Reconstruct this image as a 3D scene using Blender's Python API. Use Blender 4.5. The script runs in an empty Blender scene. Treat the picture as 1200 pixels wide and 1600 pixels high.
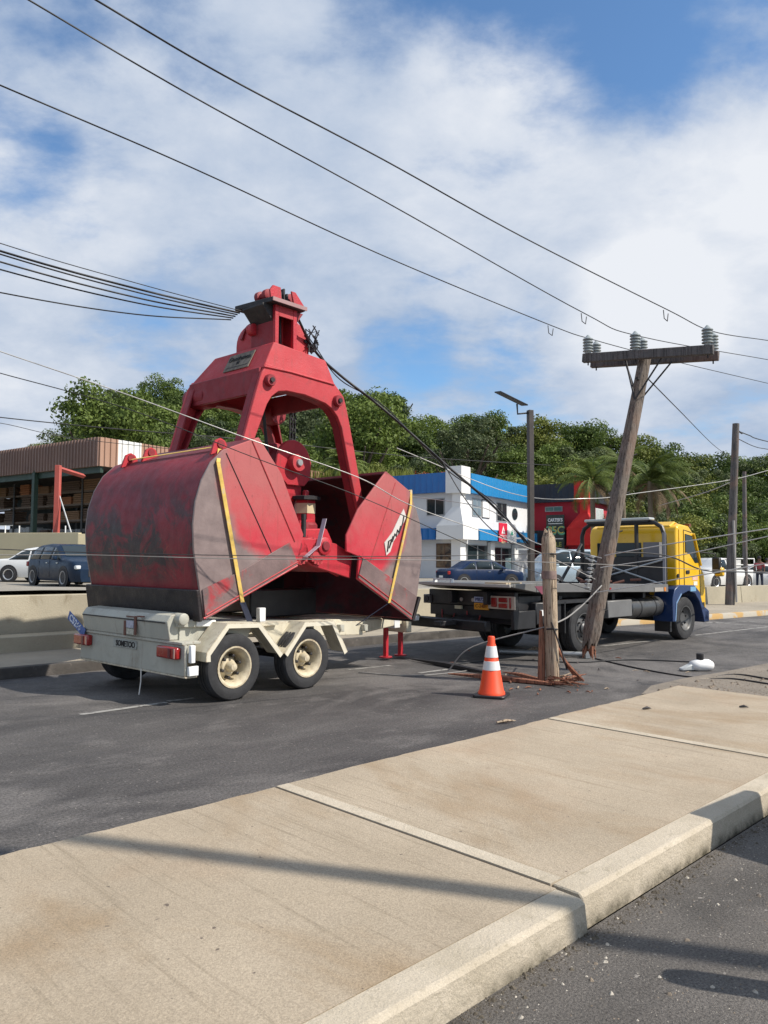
import bpy, bmesh, math, random
import numpy as np
from mathutils import Vector, Matrix
random.seed(7); rng=np.random.default_rng(7)
S=bpy.context.scene
R_=math.radians
# ---------------------------------------------------------------- camera, sky, sun
F=1200.; EYE=1.7; HY=874.; ROLL=R_(.3); TH=math.atan((HY-800)/F)
cd=bpy.data.cameras.new("camera"); cam=bpy.data.objects.new("camera",cd); S.collection.objects.link(cam); S.camera=cam
cd.sensor_fit='VERTICAL'; cd.sensor_height=24; cd.lens=24*F/1600.; cd.clip_end=5000; cd.clip_start=.05
cam.matrix_world=Matrix.Translation((0,0,EYE))@Matrix.Rotation(math.pi/2+TH,4,'X')@Matrix.Rotation(ROLL,4,'Z')
SUN_AZ=(0.957,-0.29); SUN_EL=R_(45)
W=bpy.data.worlds.new("World"); S.world=W; W.use_nodes=True
S.view_settings.view_transform='Standard'; S.view_settings.look='None'; S.view_settings.gamma=1; S.view_settings.use_curve_mapping=False
S.view_settings.exposure=0.48
sl=bpy.data.lights.new("sun",'SUN'); sl.energy=4.0; sl.angle=R_(.6); sl.color=(1,.93,.83)
so=bpy.data.objects.new("sun",sl); S.collection.objects.link(so)
sd=Vector((SUN_AZ[0]*math.cos(SUN_EL),SUN_AZ[1]*math.cos(SUN_EL),math.sin(SUN_EL)))
so.rotation_euler=sd.to_track_quat('Z','Y').to_euler()

def ray(x,y):
    a=(x-600)/F; b=(800-y)/F; c,s=math.cos(ROLL),math.sin(ROLL); a,b=a*c-b*s,a*s+b*c
    return np.array([a,math.cos(TH)-b*math.sin(TH),math.sin(TH)+b*math.cos(TH)])
CC=np.array([0,0,EYE])
def G(x,y,z=0.):
    r=ray(x,y); return CC+r*((z-EYE)/r[2])
def P(x,y,Y):
    r=ray(x,y); return CC+r*(Y/r[1])
class Fr:                                    # a vertical frame: u along a heading, n to its left, z up
    def __init__(s,o,deg):
        a=R_(deg); s.deg=deg; s.o=np.array(o,float); s.u=np.array([math.sin(a),math.cos(a),0]); s.n=np.array([-math.cos(a),math.sin(a),0])
    def _pl(s,x,y,off,N):
        r=ray(x,y); t=np.dot(s.o+N*off-CC,N)/np.dot(r,N); return CC+r*t
    def un(s,x,y,n=0.):
        p=s._pl(x,y,n,s.n)-s.o; return float(p@s.u),float(p[2])
    def loc(s,u,n=0,z=0): return s.o+s.u*u+s.n*n+np.array([0,0,z])
    def rz(s): return math.pi/2-R_(s.deg)

# world: Nishita sky with cloud cover laid out by direction
nt=W.node_tree; N=nt.nodes; L=nt.links; N.clear()
def nn(t,tree=None,**k):
    n=(tree or nt).nodes.new(t)
    for a,b in k.items(): setattr(n,a,b)
    return n
out=nn('ShaderNodeOutputWorld'); bg=nn('ShaderNodeBackground'); L.new(bg.outputs[0],out.inputs[0]); bg.inputs[1].default_value=.086
sky=nn('ShaderNodeTexSky',sky_type='NISHITA',sun_disc=False); sky.sun_elevation=SUN_EL; sky.sun_rotation=math.atan2(SUN_AZ[0],SUN_AZ[1])
sky.air_density=1.0; sky.dust_density=.6; sky.ozone_density=2.2
tc=nn('ShaderNodeTexCoord'); sep=nn('ShaderNodeSeparateXYZ'); L.new(tc.outputs['Generated'],sep.inputs[0])
def mth(op,a,b=None,c=None,clamp=False,tree=None):
    m=nn('ShaderNodeMath',tree,operation=op); m.use_clamp=clamp; l=(tree or nt).links
    for i,v in enumerate((a,b,c)):
        if v is None: continue
        if isinstance(v,(int,float)): m.inputs[i].default_value=v
        else: l.new(v,m.inputs[i])
    return m.outputs[0]
zz=mth('MAXIMUM',sep.outputs[2],0.0); den=mth('ADD',zz,.32)
cx=mth('DIVIDE',sep.outputs[0],den); cy=mth('DIVIDE',sep.outputs[1],den)
comb=nn('ShaderNodeCombineXYZ'); L.new(cx,comb.inputs[0]); L.new(cy,comb.inputs[1])
def noise(scale,det,rough,vec,dist=0.0,off=None,stretch=None,tree=None):
    t=tree or nt; n=nn('ShaderNodeTexNoise',t); n.inputs['Scale'].default_value=scale; n.inputs['Detail'].default_value=det
    n.inputs['Roughness'].default_value=rough; n.inputs['Distortion'].default_value=dist
    if off or stretch:
        mp=nn('ShaderNodeMapping',t); t.links.new(vec,mp.inputs[0])
        if off: mp.inputs['Location'].default_value=off
        if stretch: mp.inputs['Scale'].default_value=stretch
        vec=mp.outputs[0]
    t.links.new(vec,n.inputs['Vector']); return n.outputs[0]
n1=noise(1.9,10,.60,comb.outputs[0],.25,off=(3.1,1.2,0)); 
n2=noise(3.6,9,.60,comb.outputs[0],.15,off=(.4,7.7,0),stretch=(1.15,1.6,1))
def blob(px,py,rad,amt):
    d=ray(px,py); d=d/np.linalg.norm(d)
    dp=nn('ShaderNodeVectorMath',operation='DOT_PRODUCT'); L.new(tc.outputs['Generated'],dp.inputs[0]); dp.inputs[1].default_value=tuple(d)
    mr=nn('ShaderNodeMapRange',interpolation_type='SMOOTHERSTEP'); L.new(dp.outputs['Value'],mr.inputs[0])
    mr.inputs[1].default_value=math.cos(R_(rad)); mr.inputs[2].default_value=1.0; mr.inputs[3].default_value=0; mr.inputs[4].default_value=amt
    return mr.outputs[0]
def addall(l):
    o=l[0]
    for x in l[1:]: o=mth('ADD',o,x)
    return o
cover=addall([mth('MULTIPLY',n1,1.25),mth('MULTIPLY',n2,1.05),-.22,
  blob(790,40,14,-.30),blob(1130,20,8,-.26),blob(1060,275,5,-.15),blob(1000,325,5,-.15),blob(25,235,5,-.24),blob(110,285,5,-.20),blob(0,40,7,-.14),
  blob(625,548,5,-.24),blob(260,590,8,-.22),blob(740,150,7,-.06),blob(1180,470,5,-.08),
  blob(60,330,9,.22),blob(1140,370,12,.42),blob(760,260,11,.30),blob(1000,520,9,.32),blob(420,330,17,.13),blob(530,120,8,.12),blob(30,640,10,.3)])
dens=nn('ShaderNodeMapRange',interpolation_type='SMOOTHSTEP'); L.new(cover,dens.inputs[0]); dens.inputs[1].default_value=.54; dens.inputs[2].default_value=1.04
n3=noise(3.6,10,.62,comb.outputs[0],.15,off=(9,2,0))
bright=addall([mth('MULTIPLY',n3,1.3),mth('MULTIPLY',cover,.55),blob(1140,350,11,.35),blob(760,240,10,.3),blob(50,320,8,.22),blob(1000,500,7,.3),blob(1180,560,9,-.10),blob(520,470,16,-.16)])
cr=nn('ShaderNodeValToRGB'); L.new(mth('MULTIPLY',bright,.5),cr.inputs[0])
cr.color_ramp.elements[0].position=.47; cr.color_ramp.elements[0].color=(3.45,4.3,5.7,1)
cr.color_ramp.elements[1].position=.88; cr.color_ramp.elements[1].color=(7.0,7.25,7.7,1)
hs=nn('ShaderNodeMixRGB',blend_type='MULTIPLY'); hs.inputs[0].default_value=1; L.new(sky.outputs[0],hs.inputs[1]); hs.inputs[2].default_value=(1.0,1.28,1.45,1)
mx=nn('ShaderNodeMixRGB'); L.new(dens.outputs[0],mx.inputs[0]); L.new(hs.outputs[0],mx.inputs[1]); L.new(cr.outputs[0],mx.inputs[2])
L.new(mx.outputs[0],bg.inputs[0])

# ---------------------------------------------------------------- materials
MATS={}
def M(name,col,rough=.6,metal=0.,var=.12,vs=2.5,dirt=None,bump=.0,bs=60.,spec=None,coat=0,stretch=None,alpha=1,fine=0,fs=90,build=None,trans=0):
    if name in MATS: return MATS[name]
    m=bpy.data.materials.new(name); m.use_nodes=True; t=m.node_tree; b=t.nodes['Principled BSDF']
    MATS[name]=m
    b.inputs['Roughness'].default_value=rough; b.inputs['Metallic'].default_value=metal
    if coat: b.inputs['Coat Weight'].default_value=coat; b.inputs['Coat Roughness'].default_value=.08
    if spec is not None: b.inputs['Specular IOR Level'].default_value=spec
    if trans: b.inputs['Transmission Weight'].default_value=trans
    tcn=nn('ShaderNodeTexCoord',t); v=tcn.outputs['Object']
    c=None
    def mixc(fac,a,bc,mode='MIX'):
        mn=nn('ShaderNodeMixRGB',t,blend_type=mode)
        for i,q in ((0,fac),(1,a),(2,bc)):
            if isinstance(q,tuple): mn.inputs[i].default_value=(*q[:3],1)
            elif isinstance(q,(int,float)): mn.inputs[i].default_value=q
            else: t.links.new(q,mn.inputs[i])
        return mn.outputs[0]
    def rng_(val,a,b_,lo=0,hi=1):
        mr=nn('ShaderNodeMapRange',t); t.links.new(val,mr.inputs[0]); mr.inputs[1].default_value=a; mr.inputs[2].default_value=b_; mr.inputs[3].default_value=lo; mr.inputs[4].default_value=hi
        return mr.outputs[0]
    m_tools=(t,v,mixc,rng_)
    if build: c=build(*m_tools)
    else:
        nz=noise(vs,6,.6,v,.2,stretch=stretch,tree=t)
        c=mixc(rng_(nz,.3,.7),tuple(x*(1-var) for x in col),tuple(min(1,x*(1+var)) for x in col))
        if fine:
            fz=noise(fs,3,.7,v,tree=t); c=mixc(rng_(fz,.35,.65,1-fine,1+fine),(0,0,0),c,'MIX') if False else mixc(1.0,c,mixc(rng_(fz,.3,.7),(1-fine,)*3,(1+fine,)*3),'MULTIPLY')
        if dirt:
            dc,ds,th=dirt[:3]; dz=noise(ds,8,.68,v,.5,off=(5,3,1),stretch=dirt[3] if len(dirt)>3 else None,tree=t)
            c=mixc(rng_(dz,th,th+.12),c,dc)
    t.links.new(c,b.inputs['Base Color'])
    rz=noise(vs*2.3,4,.6,v,tree=t,off=(2,2,2)); t.links.new(rng_(rz,.3,.7,max(.02,rough-.1),min(1,rough+.1)),b.inputs['Roughness'])
    if bump:
        bn=nn('ShaderNodeBump',t); bn.inputs['Strength'].default_value=bump; bn.inputs['Distance'].default_value=.02
        bz=noise(bs,5,.7,v,tree=t,stretch=stretch); t.links.new(bz,bn.inputs['Height']); t.links.new(bn.outputs[0],b.inputs['Normal'])
    return m
def b_worn(a,b_,rust,chipc,grime,ch_=.66,gr_=.56,edge=1.0):
    def f(t,v,mixc,rng_):
        c=mixc(rng_(noise(2.2,6,.62,v,.3,tree=t),.3,.7),a,b_)
        g=noise(3.2,8,.7,v,.4,off=(7,3,1),tree=t); c=mixc(rng_(g,gr_,gr_+.14,0,.55),c,grime)
        st=noise(13,6,.7,v,.15,off=(4,1,2),stretch=(1.3,1.3,.10),tree=t); c=mixc(rng_(st,.57,.72,0,.55),c,rust)
        ch=noise(48,5,.8,v,.3,off=(2,8,2),tree=t); c=mixc(rng_(ch,ch_,ch_+.03,0,.85),c,chipc)
        be=nn('ShaderNodeBevel',t); be.samples=3; be.inputs[0].default_value=.018; ge=nn('ShaderNodeNewGeometry',t); dp=nn('ShaderNodeVectorMath',t,operation='DOT_PRODUCT'); t.links.new(be.outputs[0],dp.inputs[0]); t.links.new(ge.outputs['Normal'],dp.inputs[1])
        e=rng_(dp.outputs['Value'],.985,.90,0,1); en=noise(22,6,.8,v,.3,off=(5,5,9),tree=t); k=mth('MULTIPLY',e,rng_(en,.46,.56,0,.9*edge),tree=t)
        return mixc(k,c,rust)
    return f
def glass(name='dark_glass',col=(.02,.03,.035)): return M(name,col,.08,0,.1,spec=.45)

def b_side(cx_,cz_,r,flip):
    def f(t,v,mixc,rng_):
        mp=nn('ShaderNodeMapping',t); t.links.new(v,mp.inputs[0]); mp.inputs['Location'].default_value=(-cx_,0,-cz_); mp.inputs['Scale'].default_value=(1,0,1)
        ln=nn('ShaderNodeVectorMath',t,operation='LENGTH'); t.links.new(mp.outputs[0],ln.inputs[0])
        a=noise(1.6,5,.6,v,.3,tree=t); d=mth('ADD',ln.outputs['Value'],mth('MULTIPLY',a,.35,tree=t),tree=t)
        red=mixc(rng_(noise(2.2,6,.6,v,.3,off=(1,5,2),tree=t),.3,.7),(.46,.018,.036),(.56,.042,.060))
        sx=nn('ShaderNodeSeparateXYZ',t); t.links.new(v,sx.inputs[0])
        # chalky faded paint high up and toward the mouth
        fd=mth('MULTIPLY',rng_(mth('ADD',sx.outputs[2],mth('MULTIPLY',noise(3,6,.7,v,.6,off=(8,1,1),tree=t),1.2,tree=t),tree=t),2.35,3.3,0,.75),1.0,tree=t)
        red=mixc(fd,red,(.40,.135,.125))
        sc=noise(26,6,.75,v,.4,off=(0,3,3),tree=t,stretch=(1,1,.55)); red=mixc(rng_(sc,.60,.70,0,.6),red,(.14,.03,.03)); rr_=noise(11,6,.7,v,.15,off=(4,1,0),stretch=(1.4,1,.10),tree=t); red=mixc(rng_(rr_,.57,.72,0,.55),red,(.20,.06,.04)); ch=noise(55,4,.8,v,.2,off=(2,2,2),tree=t); red=mixc(rng_(ch,.70,.72,0,.8),red,(.22,.17,.16))
        wear=mixc(rng_(noise(5,5,.6,v,.3,tree=t),.3,.7),(.17,.125,.12),(.25,.19,.18))
        return mixc(rng_(d,r+.10,r+.26),red,wear)
    return f
def b_sheet(t,v,mixc,rng_):
    sx=nn('ShaderNodeSeparateXYZ',t); t.links.new(v,sx.inputs[0]); z=sx.outputs[2]
    base=mixc(rng_(noise(1.4,6,.62,v,.3,tree=t),.35,.65),(.17,.010,.020),(.27,.016,.028))  # base red darkened for the shaded backs of the shells
    # mid-height scuffing down to bare dark steel, streaked
    n=noise(1.5,8,.72,v,.8,off=(4,4,0),stretch=(1,1.0,1.1),tree=t)
    band=mth('MULTIPLY',rng_(z,2.9,2.1),rng_(z,1.35,1.55),tree=t)
    k=mth('MULTIPLY',rng_(n,.44,.54),band,tree=t)
    c=mixc(k,base,(.045,.028,.03))
    o=noise(6.5,7,.75,v,.6,off=(1,9,0),tree=t); c=mixc(mth('MULTIPLY',rng_(o,.60,.68,0,.7),band,tree=t),c,(.34,.05,.03))
    ch=noise(40,5,.8,v,.3,off=(7,2,1),tree=t); c=mixc(rng_(ch,.66,.69,0,.8),c,(.42,.06,.06)); ch2=noise(30,5,.8,v,.3,off=(1,6,1),tree=t); c=mixc(rng_(ch2,.66,.69,0,.9),c,(.03,.022,.025)); st=noise(14,5,.7,v,.2,stretch=(.4,3.2,.12),tree=t); c=mixc(rng_(st,.56,.74,0,.55),c,(.06,.015,.02))
    top=rng_(z,2.95,3.08); c=mixc(mth('MULTIPLY',top,.6,tree=t),c,(.10,.035,.04))
    return c
RED=M('red_paint',(.48,.020,.036),.5,bump=.25,bs=40,build=b_worn((.42,.016,.028),(.53,.026,.042),(.15,.05,.035),(.20,.08,.07),(.20,.03,.035)))
DRED=M('shade_dulled_red_paint',(.27,.016,.026),.6,bump=.25,bs=40,build=b_worn((.21,.012,.020),(.30,.020,.030),(.08,.03,.03),(.10,.05,.05),(.08,.02,.025)))  # red darkened for shaded parts such as the head's rear plate
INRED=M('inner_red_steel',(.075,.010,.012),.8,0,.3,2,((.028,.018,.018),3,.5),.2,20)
CASTRED=M('faded_red_paint',(.5,.06,.08),.6,bump=.3,bs=60,build=b_worn((.42,.024,.034),(.52,.046,.056),(.17,.065,.05),(.24,.10,.09),(.26,.05,.055),.645))
SIDEL=M('red_side_plate_worn',(1,0,0),.5,bump=.12,bs=30,build=b_side(1.1,2.72,1.13,0))
SIDER=M('red_side_plate_worn_opposite',(1,0,0),.5,bump=.12,bs=30,build=b_side(2.35,2.55,1.18,1))
SHEET=M('scuffed_shaded_red_steel',(1,0,0),.55,bump=.25,bs=14,build=b_sheet)
LIP=M('bare_dark_steel',(.030,.024,.025),.55,.3,.3,3,((.07,.04,.03),6,.6),.3,30)
BAND=M('worn_band_steel',(.17,.115,.11),.6,0,.3,3,((.40,.02,.03),2.2,.56),.2,30)
STEEL=M('galvanised_steel',(.42,.43,.43),.45,.6,.15,4)
IRON=M('dark_iron',(.035,.033,.035),.6,.3,.3,6,((.10,.04,.025),10,.62),.2,40)
BLACK=M('black_paint',(.018,.018,.02),.45,0,.3,4,((.08,.07,.06),5,.66),.1,30)
RUBBER=M('tyre_rubber',(.028,.028,.03),.8,0,.3,6,((.10,.09,.08),5,.6),.4,60)
CREAM=M('cream_paint',(.6,.55,.42),.5,bump=.12,bs=40,build=b_worn((.55,.50,.38),(.66,.61,.48),(.22,.12,.06),(.25,.15,.09),(.36,.30,.20),.68,.52))
GREYP=M('grey_painted_steel',(.4,.4,.36),.55,bump=.15,bs=30,build=b_worn((.38,.375,.32),(.46,.455,.39),(.17,.085,.05),(.20,.11,.07),(.26,.23,.18),.67,.54))
GREYP2=M('grey_bed_steel',(.145,.145,.145),.5,0,.15,2.5,((.08,.06,.05),6,.64),.12,30)
BEDTOP=M('bed_plate_steel',(.17,.165,.155),.5,.2,.2,3,((.10,.07,.05),5,.6),.2,50)
YEL=M('yellow_paint',(.80,.47,.012),.35,0,.06,2,None,0,coat=.4)
BLUEP=M('dark_blue_paint',(.012,.036,.115),.35,0,.12,3,((.10,.10,.10),5,.66),coat=.3)
REDL=M('red_lens',(.30,.012,.012),.2,0,.1,8,coat=.5)
WHITE=M('white_paint',(.78,.78,.77),.5,0,.05,2)
STRAP=M('yellow_webbing',(.62,.42,.10),.8,0,.2,9,((.45,.38,.28),12,.55),.2,120)
DSTRAP=M('dark_webbing',(.02,.025,.05),.8,0,.2,9)
CHROME=M('bright_metal',(.6,.6,.6),.25,.9,.05,3)
GLASS=glass()
WIRE=M('black_cable',(.02,.02,.022),.6,0,.2,3)
WIREG=M('grey_cable',(.22,.21,.20),.6,0,.2,3)
WIREL=M('pale_aluminium_cable',(.55,.53,.50),.4,.5,.1,3)
def b_wood(a,b_,crack):
    def f(t,v,mixc,rng_):
        n=noise(6,8,.7,v,.3,stretch=(3,3,.18),tree=t); c=mixc(rng_(n,.3,.7),a,b_)
        g=noise(13,8,.8,v,.3,stretch=(3,3,.10),off=(2,1,0),tree=t); c=mixc(rng_(g,.515,.56,0,.9),c,crack); kn=noise(5,3,.5,v,.2,off=(9,1,0),stretch=(1,1,.6),tree=t); c=mixc(rng_(kn,.70,.74,0,.8),c,crack)
        p=noise(1.6,5,.6,v,.3,off=(3,7,1),tree=t); return mixc(rng_(p,.5,.68,0,.35),c,(.30,.15,.09))
    return f
WOOD=M('weathered_pole_wood',(1,1,1),.85,bump=.8,bs=40,stretch=(3,3,.15),build=b_wood((.14,.112,.092),(.26,.215,.18),(.05,.038,.03)))
WOODL=M('pale_pole_wood',(1,1,1),.85,bump=1.0,bs=40,stretch=(3,3,.15),build=b_wood((.42,.32,.22),(.60,.48,.35),(.09,.055,.035)))
WOODR=M('torn_red_wood',(1,1,1),.85,bump=1.0,bs=40,stretch=(3,3,.15),build=b_wood((.24,.085,.05),(.42,.19,.11),(.08,.03,.02)))
WOODG=M('grey_timber',(1,1,1),.85,bump=.6,bs=30,build=b_wood((.085,.078,.078),(.165,.152,.148),(.04,.035,.035)))
PORC=M('grey_porcelain',(.30,.33,.33),.3,0,.1,4,coat=.3)
def b_conc(t,v,mixc,rng_):
    c=mixc(rng_(noise(.9,6,.6,v,.3,tree=t),.3,.7),(.32,.262,.193),(.415,.345,.262))
    st=noise(.8,5,.6,v,.7,off=(3.3,1.4,0),stretch=(1,.45,1),tree=t); c=mixc(rng_(st,.50,.64,0,.6),c,(.25,.165,.085))
    st2=noise(.55,4,.6,v,.4,off=(9,4,0),tree=t); c=mixc(rng_(st2,.52,.68,0,.45),c,(.33,.23,.15))
    br=noise(26,4,.7,v,.1,stretch=(1.0,.03,1),tree=t); c=mixc(rng_(br,.56,.70,0,.50),c,(.20,.16,.11))
    gr=noise(110,4,.85,v,tree=t); c=mixc(1.0,c,mixc(rng_(gr,.35,.65),(.70,.70,.68),(1.24,1.24,1.22)),'MULTIPLY')
    sp=noise(22,2,.5,v,.2,off=(1,1,1),tree=t); return mixc(rng_(sp,.73,.75,0,.8),c,(.08,.06,.05))
CONC=M('brushed_concrete',(1,1,1),.9,bump=.35,bs=110,build=b_conc)
def b_kerb(t,v,mixc,rng_):
    c=mixc(rng_(noise(2.2,6,.65,v,.3,tree=t),.3,.7),(.39,.335,.25),(.52,.455,.36))
    g=noise(9,7,.75,v,.6,stretch=(1,1,1.6),tree=t); c=mixc(rng_(g,.55,.72,0,.6),c,(.20,.17,.11))
    sx=nn('ShaderNodeSeparateXYZ',t); t.links.new(v,sx.inputs[0]); 
    mo=mth('MULTIPLY',rng_(sx.outputs[2],.065,.0),rng_(noise(5,6,.7,v,.3,off=(3,3,3),tree=t),.35,.6),tree=t)
    c=mixc(mo,c,(.075,.065,.04))
    gr=noise(140,2,.7,v,tree=t); return mixc(1.0,c,mixc(rng_(gr,.3,.7),(.85,.85,.85),(1.15,1.15,1.15)),'MULTIPLY')
KERB=M('kerb_concrete',(1,1,1),.9,bump=.5,bs=50,build=b_kerb)
def b_asph(a,b_,spk,stone):
    def f(t,v,mixc,rng_):
        c=mixc(rng_(noise(.6,8,.66,v,.3,stretch=(.5,1,1),tree=t),.35,.65),a,b_)
        pt=noise(.22,5,.6,v,.9,off=(7,2,0),tree=t); c=mixc(rng_(pt,.5,.56,0,.7),c,tuple(x*1.4 for x in b_))
        tr=noise(1.1,5,.7,v,.2,stretch=(.2,1,1),off=(1,8,0),tree=t); c=mixc(rng_(tr,.50,.68,0,.35),c,tuple(x*.6 for x in a)); wt=noise(1.9,9,.72,v,.25,stretch=(.7,1,1),off=(3,1,0),tree=t); c=mixc(rng_(wt,.54,.64,0,.30),c,tuple(x*1.8 for x in b_)); ck=noise(5,6,.75,v,.8,off=(6,6,0),tree=t); c=mixc(rng_(mth('ABSOLUTE',mth('SUBTRACT',ck,.5,tree=t),tree=t),.006,.0,0,.45),c,(.02,.02,.02))
        g=noise(spk,4,.85,v,tree=t); c=mixc(1.0,c,mixc(rng_(g,.36,.64),(.40,.40,.40),(1.75,1.75,1.75)),'MULTIPLY')
        g2=noise(stone,2,.5,v,off=(4,4,4),tree=t); return mixc(rng_(g2,.70,.73,0,.85),c,(.34,.31,.28))
    return f
ASPH=M('road_asphalt',(1,1,1),.78,bump=.6,bs=140,build=b_asph((.040,.037,.037),(.108,.100,.094),48,30))
CHIP=M('coarse_chip_asphalt',(1,1,1),.8,bump=1.0,bs=90,build=b_asph((.072,.065,.058),(.115,.104,.093),85,22))
LOTM=M('worn_lot_asphalt',(.27,.245,.205),.9,0,.15,.4,((.17,.16,.145),.5,.55),.3,60,fine=.2)
SIDEW=M('far_pavement_concrete',(.30,.26,.20),.9,0,.16,.7,((.17,.13,.09),1.3,.6),.3,60,fine=.15)
WALLC=M('wall_concrete',(.38,.34,.255),.9,0,.14,.9,((.22,.18,.12),1.6,.6,(1,1,.5)),.3,40,fine=.12)
DIRT=M('sandy_dirt',(.21,.18,.145),.95,0,.2,2,((.36,.31,.24),5,.6),.8,40,fine=.3,fs=60)
PAINT=M('worn_road_paint',(.30,.29,.27),.8,0,.12,3,((.08,.076,.076),7,.50),.3,60)
GRD=M('earth_ground',(.10,.105,.06),.95,0,.3,.3)
HILLM=M('hillside_undergrowth',(.035,.055,.018),.95,0,.4,.5)

# ---------------------------------------------------------------- mesh helpers
COL=S.collection
class MB:
    def __init__(s): s.v=[]; s.f=[]
    def add(s,vs,fs):
        k=len(s.v); s.v+= [tuple(map(float,p)) for p in vs]; s.f+=[tuple(i+k for i in f) for f in fs]; return s
    def box(s,x0,x1,y0,y1,z0,z1):
        v=[(x,y,z) for z in (z0,z1) for y in (y0,y1) for x in (x0,x1)]
        return s.add(v,[(0,2,3,1),(4,5,7,6),(0,1,5,4),(2,6,7,3),(0,4,6,2),(1,3,7,5)])
    def hexa(s,v): # 4 bottom, 4 top, both counter-clockwise
        return s.add(v,[(3,2,1,0),(4,5,6,7),(0,1,5,4),(1,2,6,5),(2,3,7,6),(3,0,4,7)])
    def prism(s,poly,y0,y1,ax='xz'):
        n=len(poly); f=(lambda p,q:(p[0],q,p[1])) if ax=='xz' else ((lambda p,q:(q,p[0],p[1])) if ax=='yz' else (lambda p,q:(p[0],p[1],q)))
        v=[f(p,y0) for p in poly]+[f(p,y1) for p in poly]
        return s.add(v,[tuple(range(n)),tuple(range(2*n-1,n-1,-1))]+[(i,n+i,n+(i+1)%n,(i+1)%n) for i in range(n)])
    def strip(s,path,y0,y1,th): # bent plate following an xz path
        p=[Vector(q) for q in path]; n=len(p); nr=[]
        for i in range(n):
            a=p[max(0,i-1)]; b=p[min(n-1,i+1)]; d=(b-a).normalized(); nr.append(Vector((-d.y,d.x)))
        o=[(q[0]+m.x*th,q[1]+m.y*th) for q,m in zip(p,nr)]
        v=[(q[0],y,q[1]) for y in (y0,y1) for q in p]+[(q[0],y,q[1]) for y in (y0,y1) for q in o]
        fs=[]
        for i in range(n-1):
            fs+=[(i,n+i,n+i+1,i+1),(2*n+i,2*n+i+1,3*n+i+1,3*n+i),(i,i+1,2*n+i+1,2*n+i),(n+i,3*n+i,3*n+i+1,n+i+1)]
        fs+=[(0,2*n,3*n,n),(n-1,2*n-1,4*n-1,3*n-1)]
        return s.add(v,fs)
    def tube(s,pts,r,seg=8,cap=True):
        P_=[Vector(p) for p in pts]; n=len(P_); rs=r if isinstance(r,(list,tuple)) else [r]*n; rings=[]; up=None
        for i in range(n):
            d=(P_[min(n-1,i+1)]-P_[max(0,i-1)]).normalized()
            if up is None: up=Vector((0,0,1)) if abs(d.z)<.9 else Vector((1,0,0))
            a=d.cross(up).normalized(); b=a.cross(d).normalized(); up=b
            rings.append([P_[i]+(a*math.cos(t)+b*math.sin(t))*rs[i] for t in [2*math.pi*k/seg for k in range(seg)]])
        v=[q for r_ in rings for q in r_]; f=[]
        for i in range(n-1):
            for k in range(seg): f.append((i*seg+k,i*seg+(k+1)%seg,(i+1)*seg+(k+1)%seg,(i+1)*seg+k))
        if cap: f+=[tuple(range(seg-1,-1,-1)),tuple((n-1)*seg+k for k in range(seg))]
        return s.add(v,f)
    def lathe(s,prof,c=(0,0,0),ax='z',seg=24,cap=True): # prof: (radius, offset along axis)
        n=len(prof); v=[]; f=[]
        for r,h in prof:
            for k in range(seg):
                a=2*math.pi*k/seg; x,y=r*math.cos(a),r*math.sin(a)
                q=(x,y,h) if ax=='z' else ((x,h,y) if ax=='y' else (h,x,y)); v.append((q[0]+c[0],q[1]+c[1],q[2]+c[2]))
        for i in range(n-1):
            for k in range(seg):
                a,b=i*seg+k,i*seg+(k+1)%seg; f.append((a,b,b+seg,a+seg))
        if cap: f+=[tuple(range(seg-1,-1,-1)),tuple((n-1)*seg+k for k in range(seg))]
        return s.add(v,f)
    def build(s,name,mat,parent=None,bevel=0,smooth=35,seg=1,loc=None):
        me=bpy.data.meshes.new(name); me.from_pydata(s.v,[],s.f); me.validate()
        b=bmesh.new(); b.from_mesh(me); bmesh.ops.recalc_face_normals(b,faces=b.faces); b.to_mesh(me); b.free()
        if smooth: me.shade_smooth(); me.set_sharp_from_angle(angle=R_(smooth))
        me.materials.append(mat); o=bpy.data.objects.new(name,me); COL.objects.link(o)
        if parent: o.parent=parent
        if loc is not None: o.location=loc
        if bevel:
            m=o.modifiers.new('bevel','BEVEL'); m.width=bevel; m.segments=seg; m.limit_method='ANGLE'; m.angle_limit=R_(40)
        return o
def tag(o,label=None,cat=None,group=None,kind=None):
    if label: o['label']=label
    if cat: o['category']=cat
    if group: o['group']=group
    if kind: o['kind']=kind
    return o
def thing(name,label,cat,loc=(0,0,0),rz=0,group=None):
    o=bpy.data.objects.new(name,None); COL.objects.link(o); o.location=tuple(map(float,loc)); o.rotation_euler=(0,0,rz)
    return tag(o,label,cat,group)
def one(mb,name,mat,label,cat,group=None,loc=None,rz=0,**k):
    o=mb.build(name,mat,None,loc=loc,**k); o.rotation_euler=(0,0,rz); return tag(o,label,cat,group)
def struct(mb,name,mat,**k): return tag(mb.build(name,mat,**k),kind='structure')
def copy_tree(o,parent=None):
    c=o.copy(); COL.objects.link(c); c.parent=parent
    for ch in list(o.children): copy_tree(ch,c)
    return c
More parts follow.
